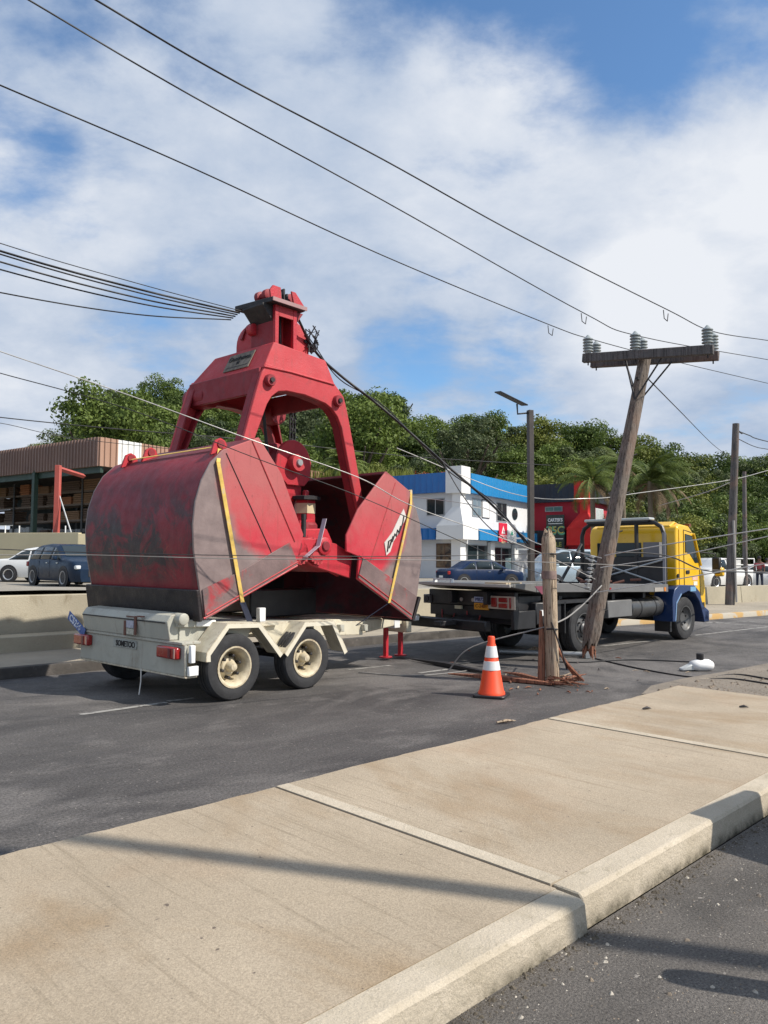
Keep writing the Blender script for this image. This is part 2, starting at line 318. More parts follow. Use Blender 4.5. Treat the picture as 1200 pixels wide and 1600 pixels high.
def text(s,size,parent,mat,loc,rot,name='lettering',sx=1,ext=.004,align='CENTER',bold=0,label=None):
    cu=bpy.data.curves.new(name,'FONT'); cu.body=s; cu.size=size; cu.extrude=ext; cu.align_x=align; cu.align_y='CENTER'; cu.offset=bold
    cu.materials.append(mat); o=bpy.data.objects.new(name,cu); COL.objects.link(o); o.parent=parent; o.location=loc; o.rotation_euler=rot; o.scale=(sx,1,1)
    if label: o['label']=label
    bpy.context.view_layer.update(); me=bpy.data.meshes.new_from_object(o.evaluated_get(bpy.context.evaluated_depsgraph_get())); bpy.data.objects.remove(o)
    o=bpy.data.objects.new(name,me); COL.objects.link(o); o.parent=parent; o.location=loc; o.rotation_euler=rot; o.scale=(sx,1,1)
    if label: o['label']=label
    return o
def circ(cx,cz,r,a0,a1,n): return [(cx+r*math.cos(R_(a0+(a1-a0)*i/n)),cz+r*math.sin(R_(a0+(a1-a0)*i/n))) for i in range(n+1)]

# ---------------------------------------------------------------- ground, roads, pavements
RD=Fr((*G(425,1228,.14)[:2],0),45.5)
def rw(u,n,z=0): return tuple(RD.loc(u,n,z))
struct(MB().add([(-1500,-1500,-.12),(1500,-1500,-.12),(1500,1800,-.12),(-1500,1800,-.12)],[(0,1,2,3)]),'ground',GRD,smooth=0)
KLINE=[(-60,9.5),(-8,7.35),(.5,7.05),(4.5,6.95),(8.7,6.75),(13.5,6.05),(18.5,5.1),(22,4.6),(28,3.7),(40,1.8),(90,-8)]
def sheet_between(name,mat,a,b,z,nsub=1):
    mb=MB(); n=len(a); mb.add([(p[0],p[1],z) for p in a]+[(p[0],p[1],z) for p in b],[(i,i+1,n+i+1,n+i) for i in range(n-1)])
    o=mb.build(name,mat,smooth=0); o.rotation_euler=(0,0,RD.rz()); o.location=(RD.o[0],RD.o[1],0); return tag(o,kind='structure')
road=sheet_between('road',ASPH,KLINE,[(u,-.03) for u,_ in KLINE],0.0)
sheet_between('carriageway_road',CHIP,[(u,-2.44) for u,_ in KLINE],[(u,-16) for u,_ in KLINE],0.0)
def robj(mb,name,mat,**k):
    o=mb.build(name,mat,**k); o.rotation_euler=(0,0,RD.rz()); o.location=(RD.o[0],RD.o[1],0); return tag(o,kind='structure')
# median slabs, each with its raised kerb edge on the near side
joints=[-9.2,-4.6,0.0,3.3,6.25]
ZM=.14
for i in range(len(joints)-1):
    a,b=joints[i]+.007,joints[i+1]-.007
    w=-2.445 if i!=2 else -2.405
    mb=MB(); nseg=int((b-a)/.09); top=[];
    xs=[a+(b-a)*k/nseg for k in range(nseg+1)]
    jag=[.012*math.sin(x*2.1)+random.uniform(-.008,.008) for x in xs]
    # slab with an uneven cast far edge
    v=[];f=[]
    for x,j in zip(xs,jag): v+=[(x,w+.17,0),(x,w+.17,ZM),(x,-.03+j,ZM),(x,.03+j*1.5,.004)]
    for k in range(nseg):
        for q in range(3): f.append((4*k+q,4*k+q+1,4*k+q+5,4*k+q+4))
    f+=[(0,1,2,3),tuple(4*nseg+q for q in (3,2,1,0))]
    robj(mb.add(v,f),'median_pavement',CONC,smooth=0)
    kb=MB(); prof=[(w+.166,-.02),(w+.166,ZM+.004),(w+.022,ZM+.002),(w+.004,ZM-.016),(w-.012,-.02)]
    kb.prism(prof,a+(.012 if i else 0),b-.012,'yz'); robj(kb,'median_kerb',KERB,smooth=0,bevel=.006)
    if i>=1: robj(MB().box(a,a+.10,w+.17,-.04,ZM,ZM+.006),'joint_band_pavement',KERB,smooth=0)
robj(MB().box(joints[0],joints[-1],-2.38,-.06,-.1,ZM-.03),'median_bed_pavement',IRON,smooth=0)
# dirt verge beyond the slabs
vb=MB(); poly=[(6.3,-2.2),(6.28,-.05),(5.9,.30),(6.6,.52),(7.6,.50),(8.6,.38),(10.5,.25),(16,.15),(30,0),(30,-3),(12,-2.9),(8,-2.7)]
vb.prism([(x,y) for x,y in poly],-.02,.035,'xy'); robj(vb,'dirt_verge_ground',DIRT,smooth=0)
def stones(name,label,n,f,rmin,rmax,mat,seed):
    rr=random.Random(seed); m=MB()
    for i in range(n):
        x,y,z=f(rr); q=rr.uniform(rmin,rmax)*(1+2*(rr.random()<.06)); a=rr.uniform(0,6.28); ca,sa=math.cos(a),math.sin(a)
        v=[]
        for (p0,p1,p2) in ((1,0,0),(.3,.9,0),(-.8,.5,0),(-.7,-.6,0),(.4,-.9,0),(.25,.1,.8),(-.3,-.15,.7)):
            p0*=q*rr.uniform(.7,1.2); p1*=q*rr.uniform(.6,1.1); v.append((x+p0*ca-p1*sa,y+p0*sa+p1*ca,z+p2*q*rr.uniform(.6,1.1)-.001))
        m.add(v,[(0,1,5),(1,2,5),(2,6,5),(2,3,6),(3,4,6),(4,5,6),(4,0,5)])
    o=m.build(name,mat,smooth=0); o.rotation_euler=(0,0,RD.rz()); o.location=(RD.o[0],RD.o[1],0); return tag(o,label,'gravel',kind='stuff')
STN=M('pale_stone_chips',(.42,.38,.32),.9,0,.35,40); STN2=M('brown_stone_chips',(.20,.16,.12),.9,0,.35,40)
stones('loose_gravel','pale stone chips scattered over the near carriageway beside the kerb',900,lambda q:(q.uniform(-1.6,4.5),-2.46-abs(q.gauss(0,.55)),.001),.002,.0048,STN,5)
stones('loose_gravel','brown grit gathered over the near carriageway',900,lambda q:(q.uniform(-1.6,4.5),-2.46-abs(q.gauss(0,.8)),.001),.002,.006,STN2,6)
stones('loose_gravel','stone crumbs on the dirt verge past the last slab',1500,lambda q:(6.3+abs(q.gauss(0,1.6)),q.uniform(-2.2,.3),.035),.006,.014,STN2,8)
stones('loose_gravel','dark grit packed into the gutter below the near kerb',2600,lambda q:(q.uniform(-1.8,4.5),-2.455-abs(q.gauss(0,.05)),.001),.002,.006,M('dark_grit',(.09,.075,.055),.9,0,.4,40),12)
stones('loose_gravel','fine crumbs along the road edge of the median',420,lambda q:(q.uniform(-3,6),.04+abs(q.gauss(0,.10)),.001),.003,.009,STN,9)
# far kerb and far pavement
WL=[(-60,11.5),(-6,9.62),(1.0,9.42),(4.5,9.25),(9,8.85),(16,8.3),(24.5,7.3),(29,6.65),(37,5.6),(60,2.5)]
KERBY=M('painted_kerb',(1,1,1),.85,bump=.4,bs=40,build=lambda t,v,mixc,rng_: mixc(rng_(noise(1.2,3,.6,v,.3,tree=t),.47,.52),(.42,.38,.31),(.46,.29,.11)))
def ribbon(pts,prof):
    n=len(pts); m=len(prof); v=[]; P_=[Vector(p) for p in pts]
    for i in range(n):
        d=(P_[min(n-1,i+1)]-P_[max(0,i-1)]).normalized(); nr=Vector((-d.y,d.x))
        for o,z in prof: v.append((P_[i].x+nr.x*o,P_[i].y+nr.y*o,z))
    f=[(i*m+k,i*m+k+1,(i+1)*m+k+1,(i+1)*m+k) for i in range(n-1) for k in range(m-1)]
    f+=[tuple(range(m)),tuple((n-1)*m+k for k in range(m-1,-1,-1))]
    return MB().add(v,f)
robj(ribbon(KLINE[:6],[(0,-.02),(.015,.13),(.03,.15),(.17,.15),(.17,.0)]),'far_kerb',M('dark_kerb',(.065,.058,.052),.9,0,.4,3,((.16,.14,.12),8,.6),.5,40),smooth=50)  # darker tone along this stretch, with paler mottling
robj(ribbon(KLINE[5:],[(0,-.02),(.015,.13),(.03,.15),(.17,.15),(.17,.0)]),'painted_far_kerb',KERBY,smooth=50)
sheet_between('far_pavement',SIDEW,[(u,n+.165) for u,n in KLINE],[(u,np.interp(u,[p[0] for p in WL],[p[1] for p in WL])+.1) for u,n in KLINE],.147)
# road markings
def mark(p0,p1,w=.1):
    a=Vector(p0[:2]); b=Vector(p1[:2]); d=(b-a).normalized(); q=Vector((-d.y,d.x))*w/2
    return [(a+q),(b+q),(b-q),(a-q)]
mk=[(G(125,1117),G(260,1098)),(G(262,1096),G(305,1091)),(G(940,1010),G(1030,1000)),(G(1085,993),G(1196,980)),(G(1090,974),G(1180,971)),(G(1100,972),G(1196,979)),(G(655,1052),G(700,1046)),
    (G(1196,980),G(1300,968)),(G(545,1047),G(610,1040))]
for p0,p1 in mk:
    q=mark(p0,p1,.09); one(MB().add([(*p,.0045) for p in q],[(0,1,2,3)]),'road_marking',PAINT,None,None,smooth=0)['kind']='structure'
# darker resurfaced patch
# lot
ctrl=[(rw(-6,9.6),1.13),(rw(1,9.42),1.13),(rw(9,8.9),.95),(rw(16,8.3),.7),(rw(24.5,7.3),.35),((-12.6,30,0),.69),((-18,36,0),.75),((-30,42,0),.8),((5,42,0),.28),((9.3,40,0),.3),((5,52,0),.46),((0,50,0),.5),((16,60,0),.4),((21.6,50,0),.08),((30,52,0),.05),((35,60,0),0),((-6,34,0),.6)]
def lotz(x,y):
    w=0;s=0
    for c,z in ctrl:
        d=((x-c[0])**2+(y-c[1])**2)+.5; k=1/d**1.5; w+=k; s+=k*z
    return s/w
mb=MB(); us=np.linspace(-60,70,66); ns=np.linspace(0,52,40); v=[]
for u in us:
    n0=np.interp(u,[p[0] for p in WL],[p[1] for p in WL])+.12
    for q in ns: p=rw(u,n0+q); v.append((p[0],p[1],lotz(p[0],p[1])))
m_=len(ns); f=[(i*m_+k,i*m_+k+1,(i+1)*m_+k+1,(i+1)*m_+k) for i in range(len(us)-1) for k in range(m_-1)]
struct(mb.add(v,f),'parking_lot',LOTM,smooth=60)
# retaining wall
def wtop(u): return float(np.interp(u,[1,5,24.5,40],[1.10,1.06,.76,.74]))
wall=thing('retaining_wall','long pale concrete retaining wall between far pavement and car park','wall',(RD.o[0],RD.o[1],0),RD.rz())
cuts=[-12,6.5,14,20,24.45,26.95,29.4,31.9,34.4,37,42,60]
wn=lambda u: float(np.interp(u,[p[0] for p in WL],[p[1] for p in WL]))
for a,b in zip(cuts[:-1],cuts[1:]):
    a2,b2=a+.015,b-.015; o0,o1=(.25,.45)
    v=[(a2,wn(a2)+.0,-.05),(b2,wn(b2)+.0,-.05),(b2,wn(b2)+.3,-.05),(a2,wn(a2)+.3,-.05),(a2,wn(a2)+.05,wtop(a2)),(b2,wn(b2)+.05,wtop(b2)),(b2,wn(b2)+.3,wtop(b2)),(a2,wn(a2)+.3,wtop(a2))]
    MB().hexa(v).build('panel',WALLC,wall,bevel=.012)
for a,b in ((-12,9),):
    v=[(a+.01,wn(a)-.32,-.05),(b-.01,wn(b)-.32,-.05),(b-.01,wn(b)-.003,-.05),(a+.01,wn(a)-.003,-.05),(a+.01,wn(a)-.30,.40),(b-.01,wn(b)-.30,.40),(b-.01,wn(b)-.003,.42),(a+.01,wn(a)-.003,.42)]
    MB().hexa(v).build('footing',WALLC,wall,bevel=.012)

# ---------------------------------------------------------------- the clamshell grab (frame T)
T=Fr((*G(360,1096)[:2],0),42)
TZ=T.rz(); TO=T.o
grab=thing('clamshell_grab','huge red clamshell grab bucket standing open on the cream trailer','grab bucket',TO,TZ)
n0,n1=.2,2.85; th=.035
LP=[(-.26,.98),(-.33,1.34),(-.42,1.79),(-.44,2.1),(-.41,2.38),(-.33,2.64),(-.2,2.87),(-.02,3.04),(.53,3.26),(.92,2.82),(1.32,2.03),(1.24,1.78),(1.19,1.6)]
RP=[(3.58,.77),(3.74,1.14),(3.85,1.7),(3.85,2.05),(3.80,2.3),(3.72,2.48),(3.54,2.78),(2.99,3.04),(2.38,2.43),(2.14,2.05),(2.14,1.81),(2.40,1.74),(2.37,1.41)]
def shell(poly,ns_,sidemat,band,label):
    sh_=MB()
    path=poly[:ns_+1]
    sgn=-1 if poly is RP else 1
    sh_.strip(path,n0+th,n1-th,-th*sgn)
    s_=sh_.build('shell_sheet',SHEET,grab,bevel=0,smooth=40); s_['label']=label
    for nm,y0,y1 in (('side_plate',n0,n0+th),('side_plate',n1-th,n1)):
        MB().prism(poly,y0,y1).build(nm,sidemat,grab,bevel=.008)
    return s_
s1=shell(LP,8,SIDEL,0,'curved back sheet, red darkened for shade and scuffed to black steel, at the trailer tail')
s2=shell(RP,7,SIDER,0,'curved back sheet of the shell toward the tow truck, dark inside')
# inner lining (seen from the open side)
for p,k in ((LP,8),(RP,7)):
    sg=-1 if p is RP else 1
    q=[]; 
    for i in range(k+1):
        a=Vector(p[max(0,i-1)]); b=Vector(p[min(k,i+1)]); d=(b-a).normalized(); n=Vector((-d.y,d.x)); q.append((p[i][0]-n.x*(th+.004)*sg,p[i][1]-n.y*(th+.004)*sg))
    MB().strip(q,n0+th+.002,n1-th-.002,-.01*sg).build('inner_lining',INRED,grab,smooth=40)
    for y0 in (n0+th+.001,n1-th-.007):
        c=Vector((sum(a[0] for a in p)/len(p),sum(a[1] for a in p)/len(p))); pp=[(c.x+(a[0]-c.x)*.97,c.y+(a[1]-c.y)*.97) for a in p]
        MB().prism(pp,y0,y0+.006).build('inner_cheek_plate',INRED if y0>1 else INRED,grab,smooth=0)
# cutting lips (thick bare steel) and mouth bands on the side plates
MB().strip([(-.29,.955),(-.345,1.33)],n0-.03,n1+.03,.05).build('cutting_lip',LIP,grab,bevel=.01,smooth=0)
MB().strip([(3.59,.745),(3.76,1.12)],n0-.03,n1+.03,-.05).build('cutting_lip',LIP,grab,bevel=.01,smooth=0)
for y0,y1 in ((n0-.022,n0-.001),(n1+.001,n1+.022)):
    MB().prism([(-.25,.965),(-.30,1.33),(.30,1.56),(1.06,1.92),(1.21,1.63)],y0,y1).build('mouth_band',BAND,grab,bevel=.006)
    MB().prism([(3.57,.755),(3.71,1.12),(3.1,1.42),(2.48,1.72),(2.37,1.43)],y0,y1).build('mouth_band',BAND,grab,bevel=.006)
for y in (n0-.012,):
    MB().tube([(-.27,y,.985),(1.2,y,1.61)],.014,6).build('lip_edge_bead',RED,grab); MB().tube([(3.58,y,.775),(2.38,y,1.42)],.014,6).build('lip_edge_bead',RED,grab)
    MB().tube([(-.24,y-.012,1.03),(1.19,y-.012,1.66)],.010,6).build('lip_edge_bead',CASTRED,grab); MB().tube([(3.57,y-.012,.84),(2.38,y-.012,1.48)],.010,6).build('lip_edge_bead',CASTRED,grab)
# plate seams on the near cheeks
def seam(a,b,w=.012):
    return MB().tube([(a[0],n0-.002,a[1]),(b[0],n0-.002,b[1])],w,5)
seam((.02,3.0),(.75,1.80),.007).build('plate_seam',IRON,grab); seam((.75,1.80),(.86,1.52),.007).build('plate_seam',IRON,grab)
seam((.42,3.20),(1.16,1.93),.010).build('weld_seam',CASTRED,grab); seam((3.2,2.88),(2.62,1.62),.010).build('weld_seam',CASTRED,grab); seam((2.40,1.76),(2.62,1.62),.010).build('weld_seam',CASTRED,grab)
# lifting lugs on the top of the tail-end shell
def lug(n,u=-.02,z=3.03):
    m=MB(); m.prism([(-.12,-.06),(.16,.03),(.10,.14),(.03,.17),(-.05,.13)],n-.02,n+.02)
    v=[(x+u,y,q+z) for x,y,q in m.v]; m.v=v; m.build('lifting_lug',RED,grab,bevel=.006)
    MB().lathe([(.05,-.035),(.055,-.02),(.055,.02),(.05,.035)],(u+.03,n,z+.09),'y',16).build('lug_boss',DRED,grab)
lug(.32); lug(2.45); lug(2.15,.12,3.10)
# red frame arms and head
arch=[(.84,4.33),(.98,4.38),(2.27,4.34),(2.38,4.25),(2.48,4.16),(2.55,3.98),(2.72,3.38),(2.86,2.85),(3.06,2.15),(2.90,2.15),(2.61,3.1),(2.44,3.69),(2.35,3.84),(2.24,3.94),(2.10,4.0),(1.70,4.06),(1.35,4.06),(1.20,4.03),(1.08,3.94),(1.0,3.82),(.79,3.30),(.66,2.95),(.50,2.95),(.62,3.34),(.80,3.95)]
arch[0]=(.90,4.25)
for y in (.62,2.36):
    MB().prism(arch,y,y+.06).build('arch_frame',CASTRED,grab,bevel=.012,seg=2)
    # edge flange so that the legs read as box sections
    leg1=[(.62,3.34),(.80,3.95),(.90,4.25)]; inn1=[(.66,2.95),(.79,3.30),(1.0,3.82),(1.08,3.94)]
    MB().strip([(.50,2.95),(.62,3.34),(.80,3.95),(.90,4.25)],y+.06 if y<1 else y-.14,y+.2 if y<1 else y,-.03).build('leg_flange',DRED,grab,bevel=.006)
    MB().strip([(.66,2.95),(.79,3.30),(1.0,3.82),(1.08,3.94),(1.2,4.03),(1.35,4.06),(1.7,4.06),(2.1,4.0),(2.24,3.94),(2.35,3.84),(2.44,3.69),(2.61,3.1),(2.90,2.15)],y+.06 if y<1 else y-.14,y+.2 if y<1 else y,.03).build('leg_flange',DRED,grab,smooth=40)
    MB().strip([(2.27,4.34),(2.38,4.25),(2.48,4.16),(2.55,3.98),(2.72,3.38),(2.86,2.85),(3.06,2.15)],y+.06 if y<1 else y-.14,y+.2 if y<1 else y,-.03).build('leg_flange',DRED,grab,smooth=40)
# sloping upper head
hx=[(.93,.63,4.32),(2.30,.63,4.32),(2.30,2.38,4.32),(.93,2.38,4.32),(1.14,.66,4.73),(2.13,.66,4.66),(2.13,2.05,4.66),(1.14,2.05,4.73)]
MB().hexa(hx).build('head_housing',CASTRED,grab,bevel=.015,seg=2)
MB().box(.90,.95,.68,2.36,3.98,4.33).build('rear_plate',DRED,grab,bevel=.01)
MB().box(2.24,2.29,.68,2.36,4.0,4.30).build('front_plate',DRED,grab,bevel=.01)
for (u,z) in ((1.02,4.15),(2.33,4.07)):
    for y in (.60,2.44): 
        s_=1 if y<1 else -1
        MB().lathe([(.075,-.05*s_),(.085,-.03*s_),(.085,.02*s_),(.05,.021*s_)],(u,y,z),'y',20).build('hinge_pin',DRED,grab)
        MB().lathe([(.035,-.075*s_),(.035,-.04*s_)],(u,y,z),'y',12).build('hinge_pin_end',LIP,grab)
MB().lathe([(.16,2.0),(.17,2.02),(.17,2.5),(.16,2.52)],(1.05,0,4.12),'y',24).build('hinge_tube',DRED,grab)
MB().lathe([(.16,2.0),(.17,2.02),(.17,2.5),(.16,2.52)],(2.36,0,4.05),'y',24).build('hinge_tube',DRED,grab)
# crease bead along the near head plate
MB().tube([(.93,.612,4.33),(1.4,.612,4.34),(2.27,.612,4.31)],.012,6).build('weld_seam',RED,grab)
# sheave hood: half-round guard
hood=[(2.10,4.70)]+circ(1.68,4.86,.43,0,180,16)+[(1.25,4.70)]
MB().prism(hood,1.0,1.68).build('sheave_hood',CASTRED,grab,bevel=.02,seg=2)
for a in (20,70,120,160):
    x,z=1.68+.36*math.cos(R_(a)),4.86+.36*math.sin(R_(a)); MB().lathe([(.03,0),(.03,-.03)],(x,1.0,z),'y',8).build('bolt',IRON,grab)
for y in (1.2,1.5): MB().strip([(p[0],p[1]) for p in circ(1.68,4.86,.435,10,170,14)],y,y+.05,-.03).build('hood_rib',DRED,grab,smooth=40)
# tower with rope opening
tw=[(1.22,.72),(1.62,.72),(1.62,1.22),(1.22,1.22)]
for a in (1.22,1.56): MB().box(a,a+.07,.74,.80,4.58,5.32).build('tower_post',RED,grab,bevel=.006)
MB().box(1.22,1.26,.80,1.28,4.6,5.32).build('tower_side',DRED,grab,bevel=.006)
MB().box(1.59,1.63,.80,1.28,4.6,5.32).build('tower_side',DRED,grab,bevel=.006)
MB().box(1.29,1.56,.742,.76,5.15,5.31).build('tower_header',CASTRED,grab,bevel=.004)
MB().box(1.262,1.588,1.22,1.26,4.6,5.32).build('tower_back',IRON,grab)
MB().tube([(1.33,.86,4.7),(1.34,.86,5.3)],.02,8).build('rope_fall',IRON,grab); MB().tube([(1.50,.95,4.7),(1.46,.93,5.3)],.02,8).build('rope_fall',IRON,grab)
MB().prism([(-.0,5.32),(.0,5.32)],0,0) if False else None
cap=MB().hexa([(1.10,.66,5.30),(1.72,.66,5.30),(1.80,1.42,5.30),(1.02,1.42,5.30),(1.10,.66,5.37),(1.72,.66,5.37),(1.80,1.42,5.37),(1.02,1.42,5.37)])
cap.build('cap_plate',IRON,grab,bevel=.008); MB().box(1.10,1.74,.645,.66,5.31,5.365).build('cap_edge',M('lit_edge_paint',(.34,.2,.2),.6),grab)  # near edge of the cap coloured paler, as if lit
MB().prism([(1.04,5.3),(1.04,5.27),(1.22,5.08),(1.22,5.3)],.80,1.26).build('guide_wedge',IRON,grab); MB().prism([(1.63,5.3),(1.78,5.3),(1.63,5.1)],.78,1.4).build('guide_wedge',DRED,grab)  # first wedge takes dark iron to imitate shade on its underside
# guide rollers on top
for u,y,r,m in ((1.22,1.0,.085,DRED),(1.60,.95,.10,DRED)):
    MB().lathe([(r*.7,-.13),(r,-.12),(r,-.05),(r*.6,-.04),(r*.6,.04),(r,.05),(r,.12),(r*.7,.13)],(u,y,5.47),'y',18).build('guide_roller',m,grab)
for u in (1.36,1.42,1.48): MB().box(u,u+.035,.80,1.2,5.37,5.60-abs(u-1.42)).build('roller_bracket',IRON,grab,bevel=.01)
MB().prism([(1.55,5.37),(1.78,5.37),(1.58,5.56),(1.5,5.56)],.72,.75).build('roller_guard',RED,grab,bevel=.005); MB().prism([(1.12,5.37),(1.32,5.37),(1.30,5.56),(1.16,5.56),(1.1,5.48)],.72,.75).build('roller_guard',RED,grab,bevel=.005)
for (u,y,z) in ((1.20,1.22,5.02),):
    MB().lathe([(.07,-.06),(.085,-.05),(.085,.05),(.07,.06)],(u,y,z),'y',16).build('side_roller',RED,grab)
# maker's plates
RX=Vector((0,-1,0)); RY=Vector((.21,0,.41)).normalized(); RZ_=RX.cross(RY)
pl=MB().box(-.29,.29,-.15,.15,0,.012).build('maker_plate',M('worn_plate',(.17,.14,.11),.7,0,.5,14),grab)
pl.matrix_local=Matrix.Translation(Vector((.93+.21*.5,1.30,4.325+.41*.5))+RZ_*.004)@Matrix((RX,RY,RZ_)).transposed().to_4x4()
INK=M('black_ink',(.02,.018,.018),.7)
text('Gentlemen',.115,pl,INK,(0,.055,.014),(0,0,0),bold=.003); text('25',.07,pl,INK,(.0,-.03,.014),(0,0,0),bold=.003)
MB().box(-.25,.25,-.10,-.09,.012,.015).build('plate_rule',INK,pl)
p2=MB().box(1.70,1.82,.66,.672,4.50,4.60).build('data_plate',IRON,grab); MB().box(1.712,1.808,.655,.66,4.51,4.55).build('plate_field',WHITE,p2); MB().box(1.712,1.808,.655,.66,4.562,4.588).build('plate_field',WHITE,p2)
p2.location=(0,.02,0)
p3=MB().box(1.93,2.11,.66,.672,4.46,4.57).build('sticker',M('sticker_white',(.75,.72,.72),.5),grab); p3.location=(0,.03,0)
text('B-25',.06,p3,RED,(2.02,.656,4.515),(R_(90),0,0))
# ropes and chains from head to lower block
for u,y in ((1.42,1.30),(1.47,1.38),(1.53,1.46)): MB().tube([(u,y,4.4),(u-.04+.25,y,2.95)],.014,6).build('hoist_rope',IRON,grab)
MB().tube([(2.28,1.6,4.3),(2.24,1.6,2.9)],.012,6).build('hoist_rope',IRON,grab)
def chain(x,y,z0,z1):
    m=MB(); z=z1; k=0
    while z>z0:
        pts=[]
        for i in range(9):
            a=2*math.pi*i/8; dx,dz=.035*math.cos(a),.06*math.sin(a); pts.append((x+(dx if k%2 else 0),y+(0 if k%2 else dx),z-.05+dz))
        m.tube(pts,.013,5,cap=False); z-=.085; k+=1
    return m
chain(2.42,1.75,3.05,4.3).build('hanging_chain',IRON,grab); chain(2.52,1.80,3.0,4.3).build('hanging_chain',IRON,grab)
# lower sheave block
blk=[(1.75,2.98),(1.95,2.82),(2.30,2.82),(2.42,2.95),(2.44,3.2)]+circ(2.08,3.18,.34,10,170,12)+[(1.72,3.1)]
for y in (1.28,1.72): MB().prism(blk,y,y+.05).build('sheave_block_cheek',RED,grab,bevel=.01)
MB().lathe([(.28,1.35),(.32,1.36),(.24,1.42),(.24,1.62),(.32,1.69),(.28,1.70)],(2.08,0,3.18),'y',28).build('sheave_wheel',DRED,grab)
MB().lathe([(.13,1.16),(.14,1.18),(.14,1.28)],(2.08,0,3.16),'y',20).build('sheave_pin',CASTRED,grab); MB().lathe([(.05,1.13),(.06,1.16)],(2.08,0,3.16),'y',10).build('pin_nut',STEEL,grab)
MB().box(1.95,2.3,1.34,1.71,2.6,2.84).build('block_yoke',RED,grab,bevel=.02)
MB().lathe([(.20,2.6),(.24,2.61),(.24,2.66),(.19,2.67)],(2.33,1.3,0),'z',8).build('column_flange',IRON,grab)
MB().lathe([(.05,2.67),(.05,2.74),(.03,2.76)],(2.30,1.25,0),'z',10).build('flange_bolt',RED,grab)
MB().lathe([(.165,1.75),(.165,2.6)],(2.33,1.3,0),'z',6).build('hex_column',RED,grab,smooth=0)
MB().lathe([(.169,2.40),(.169,2.555)],(2.33,1.3,0),'z',6).build('column_band',M('pale_yellow_label',(.62,.52,.33),.6),grab,smooth=0)
# lower beam with hinge knuckles, link arms and gear segments
MB().prism([(1.5,1.72),(1.42,1.95),(1.55,2.12),(2.0,2.14),(2.12,1.95),(2.02,1.72)],.45,2.6).build('lower_beam',RED,grab,bevel=.02)
for y in (.26,2.72):
    a=.05 if y<1 else -.05
    MB().prism([(1.15,1.86),(1.22,1.98),(1.72,1.98),(1.80,1.95),(1.84,1.86),(1.78,1.79),(1.25,1.77)],y,y+a).build('link_arm',RED,grab,bevel=.012)
    for u in (1.24,1.76):
        MB().lathe([(.11,-.03),(.125,-.02),(.125,.10),(.11,.11)],(u,y,1.88),'y',20).build('knuckle',RED,grab)
        MB().lathe([(.06,-.055),(.07,-.045),(.07,-.02)],(u,y,1.88),'y',14).build('knuckle_pin',DRED,grab)
    for u,s_ in ((1.32,1),(1.66,-1)):
        g=MB(); 
        for k in range(5):
            an=R_(-90+s_*(-20+k*22)); cx_,cz_=u+.15*math.cos(an),1.80+.15*math.sin(an); g.box(cx_-.022,cx_+.022,y,y+a,cz_-.03,cz_+.03)
        g.lathe([(.14,0),(.14,a)],(u,y,1.80),'y',18); g.build('gear_segment',CASTRED,grab,smooth=0)
# central webs of both shells reaching the hinge
MB().prism([(1.44,1.98),(1.62,2.0),(2.06,1.92),(2.30,1.82),(2.40,1.74),(2.36,1.42),(1.62,1.60),(1.42,1.70)],.33,.37).build('hinge_web',RED,grab,bevel=.008)
MB().prism([(1.66,1.80),(1.74,1.98),(2.16,2.06),(2.16,1.82),(2.42,1.74),(2.40,1.44),(1.9,1.62)],.60,.66).build('hinge_web',RED,grab,bevel=.008)
MB().prism([(1.66,1.80),(1.74,1.98),(2.16,2.2),(2.6,2.2),(2.42,1.54),(1.9,1.66)],2.40,2.46).build('hinge_web',RED,grab,bevel=.008)
MB().prism([(1.70,1.95),(2.0,2.28),(2.25,2.30),(2.16,1.82),(2.4,1.5),(1.9,1.65)],1.0,1.06).build('hinge_web',RED,grab,bevel=.008)
MB().hexa([(1.72,.66,1.72),(2.38,.66,1.50),(2.38,2.40,1.50),(1.72,2.40,1.72),(1.74,.66,1.80),(2.38,.66,1.60),(2.38,2.40,1.60),(1.74,2.40,1.80)]).build('mouth_floor_plate',RED,grab,bevel=.005)
MB().box(2.0,2.26,.9,2.2,1.9,2.25).build('cross_tube',DRED,grab,bevel=.04)
MB().tube([(1.45,.35,2.0),(1.45,.35,2.32)],.035,10).build('stop_post',IRON,grab)
MB().strip([(1.36,1.72),(1.60,1.88),(1.72,2.26)],.17,.25,.008).build('rag_strip',M('faded_cloth',(.50,.42,.48),.8),grab,smooth=40)
# ratchet straps over both shells: strap sits proud of the plates
def strap(pts,w,mat,lab):
    m=MB(); P_=[Vector(p) for p in pts]
    for a,b in zip(P_[:-1],P_[1:]):
        d=(b-a).normalized(); s_=Vector((w/2,0,0)) if abs(d.x)<.9 and abs(d.y)<.9 else Vector((w/2,0,0))
        if abs(d.y)>.9: s_=Vector((w/2,0,w*.2))
        n=d.cross(s_).normalized()*.004
        m.hexa([a-s_-n,a+s_-n,b+s_-n,b-s_-n,a-s_+n,a+s_+n,b+s_+n,b-s_+n])
    o=m.build('ratchet_strap',mat,None,smooth=0); o.location=TO; o.rotation_euler=(0,0,TZ); return tag(o,lab,'strap')
def TU(x,y,n): u,z=T.un(x,y,n); return (u,n,z)
strap([(.0,2.4,3.10),(.02,.33,3.10),TU(341,722,.165),TU(379,941,.165)],.055,STRAP,'yellow ratchet strap over the scuffed red shell at the trailer tail')
strap([TU(379,941,.165),TU(392,975,.2)],.09,DSTRAP,'dark blue strap end with ratchet below the yellow strap behind rear wheel')
strap([(3.60,2.4,2.78),(3.60,.22,2.79),TU(642,790,.165),TU(608,942,.165)],.05,STRAP,'yellow ratchet strap over the grab shell nearest the tow truck')
